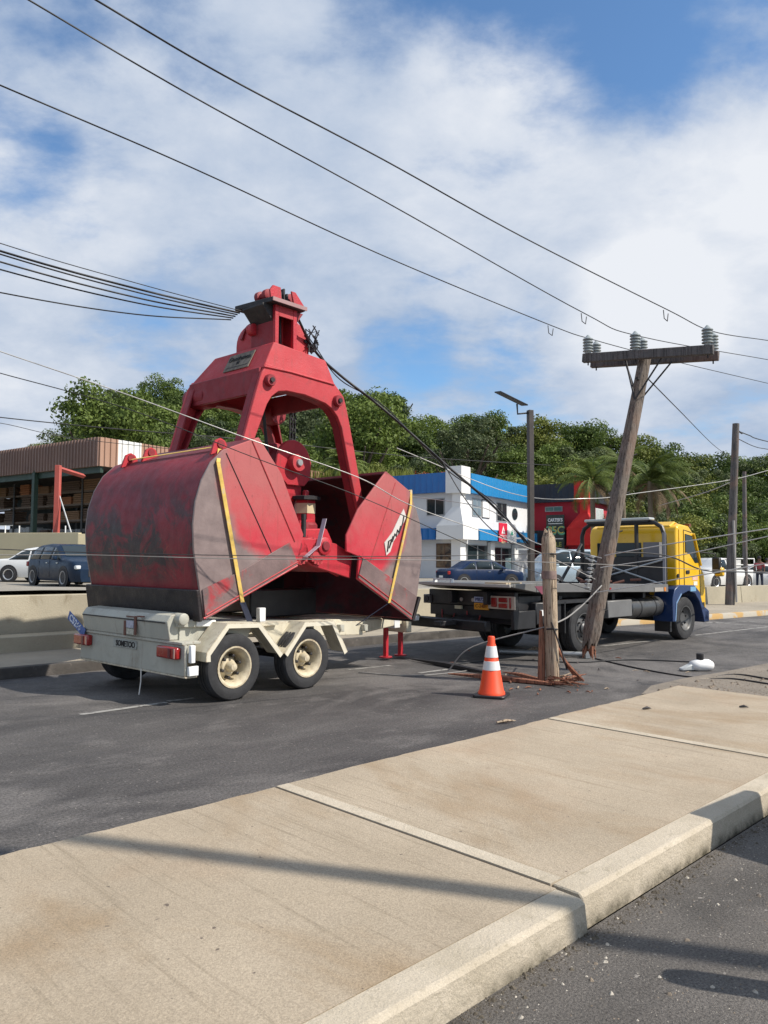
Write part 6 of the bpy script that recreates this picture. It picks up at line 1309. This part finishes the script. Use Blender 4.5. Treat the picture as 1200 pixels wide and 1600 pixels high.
# raised bank
bx0,bx1=P(430,740,57)[0],P(660,740,57)[0]; zbk=zat(752,540,57)
bk=MB().hexa([(bx0-6,56,0),(bx1+.5,56,0),(bx1+2,64,0),(bx0-6,64,0),(bx0-6,57,zbk),(bx1-.5,57,zbk),(bx1,64,zbk),(bx0-6,64,zbk)]); tag(bk.build('grassy_bank_terrain',HILLM,smooth=0),kind='structure')
o=blades(2600,bx0-6,bx1-.6,57,60.5,1.3,3).build('tall_grass',LEAFY,smooth=0); o.location=(0,0,zbk-.05); tag(o,'tall yellow green grass on the bank behind the grab','grass',kind='stuff')
for k,(x,y) in enumerate(((668,744),(700,738),(655,738))):
    p=P(x,y,63); t=thing('flowering_shrub',['orange flowering shrub over the blue fascia nearest the grab','reddish shrub beside the white corner pier','small orange shrub left of the others over the blue fascia'][k],'shrub',(p[0],p[1],hz(p[0],p[1])))
    o=bpy.data.objects.new('foliage',crown_mesh(40+k,900,12,.12,1.2,leafmat('orange_bloom_%d'%k,(.14,.05,.02),(.42,.09,.03)))); COL.objects.link(o); o.parent=t; o.location=(0,0,p[2]-hz(p[0],p[1])-.5); o.scale=(1.3,1.3,.9); MB().tube([(0,0,0),(0,0,p[2]-hz(p[0],p[1])-.4)],.08,6).build('stem',BARK,t)
# palms
def frond(m,L0,az,el,droop,nl=30,wid=.5,r=random):
    pts=[]; 
    for i in range(nl+1):
        t=i/nl; e=el-droop*t*t; pts.append(t)
    pos=Vector((0,0,0)); prev=pos; path=[pos]; 
    for i in range(nl):
        t=(i+.5)/nl; e=el-droop*(t**1.4); pos=pos+Vector((math.cos(az)*math.cos(e),math.sin(az)*math.cos(e),math.sin(e)))*L0/nl; path.append(pos.copy())
    m.tube(path[::5]+[path[-1]],[.035*L0/2.5*(1-.8*i/len(path[::5]))+.004 for i in range(len(path[::5])+1)],4)
    sd_=Vector((-math.sin(az),math.cos(az),0))
    for i in range(3,nl+1):
        t=i/nl; l=wid*math.sin(math.pi*min(1,t*.86+.12))**.6; fw=(path[i]-path[i-1]).normalized()
        for s_ in (-1,1):
            tip=path[i]+(sd_*s_+fw*.7+Vector((0,0,-.55-.3*r.random()))).normalized()*l; a=path[i]; w=fw*.05
            m.add([a-w,a+w,tip],[(0,1,2)])
def palm(label,px,py,Y,H,L0,nf,mat,dead=0,seed=1,el0=1.2,name='palm_tree',bottom=None):
    r=random.Random(seed); p=P(px,py,Y); g=lotz(p[0],p[1]) if Y<62 else hz(p[0],p[1]); g=bottom if bottom is not None else g
    t=thing(name,label,'palm tree',(p[0],p[1],g)); h=p[2]-g
    MB().tube([(0,0,0),(.05,0,h*.5),(0,0,h)],[.22,.18,.16],10).build('trunk',M('palm_trunk',(.17,.14,.10),.9,0,.3,8,None,.5,15,stretch=(1,1,6)),t,smooth=50)
    m=MB()
    for i in range(nf): frond(m,L0*r.uniform(.8,1.1),r.uniform(0,6.28),r.uniform(-.1,el0),r.uniform(1.2,2.0),26,L0*.24,r)
    m.build('crown',mat,t,smooth=0,loc=(0,0,h))
    if dead:
        m=MB()
        for i in range(dead): frond(m,L0*r.uniform(.7,.95),r.uniform(-.9,.9) if i%3 else r.uniform(0,6.28),r.uniform(-.6,.0),r.uniform(1.0,1.6),22,L0*.2,r)
        m.build('dead_fronds',M('dead_frond',(.17,.12,.07),.9,0,.3,3),t,smooth=0,loc=(0,0,h-.15))
PALM=leafmat('palm_green',(.035,.062,.016),(.14,.18,.04))
palm('green palm overhanging the red shop corner left of the leaning pole',925,752,55,0,3.4,26,PALM,5,2)
palm('large palm with brown dead fronds right of the leaning pole',1015,752,54,0,3.6,30,PALM,16,5)
palm('second slender palm hidden beside the big dead fronded palm',972,726,58,0,2.8,18,PALM,3,8)
palm('small bright fan palm on the bank seen through the grab frame',536,728,54.5,0,2.0,34,PALM,0,11,el0=1.45,bottom=zbk-1.2)
print('objects',len(bpy.data.objects))
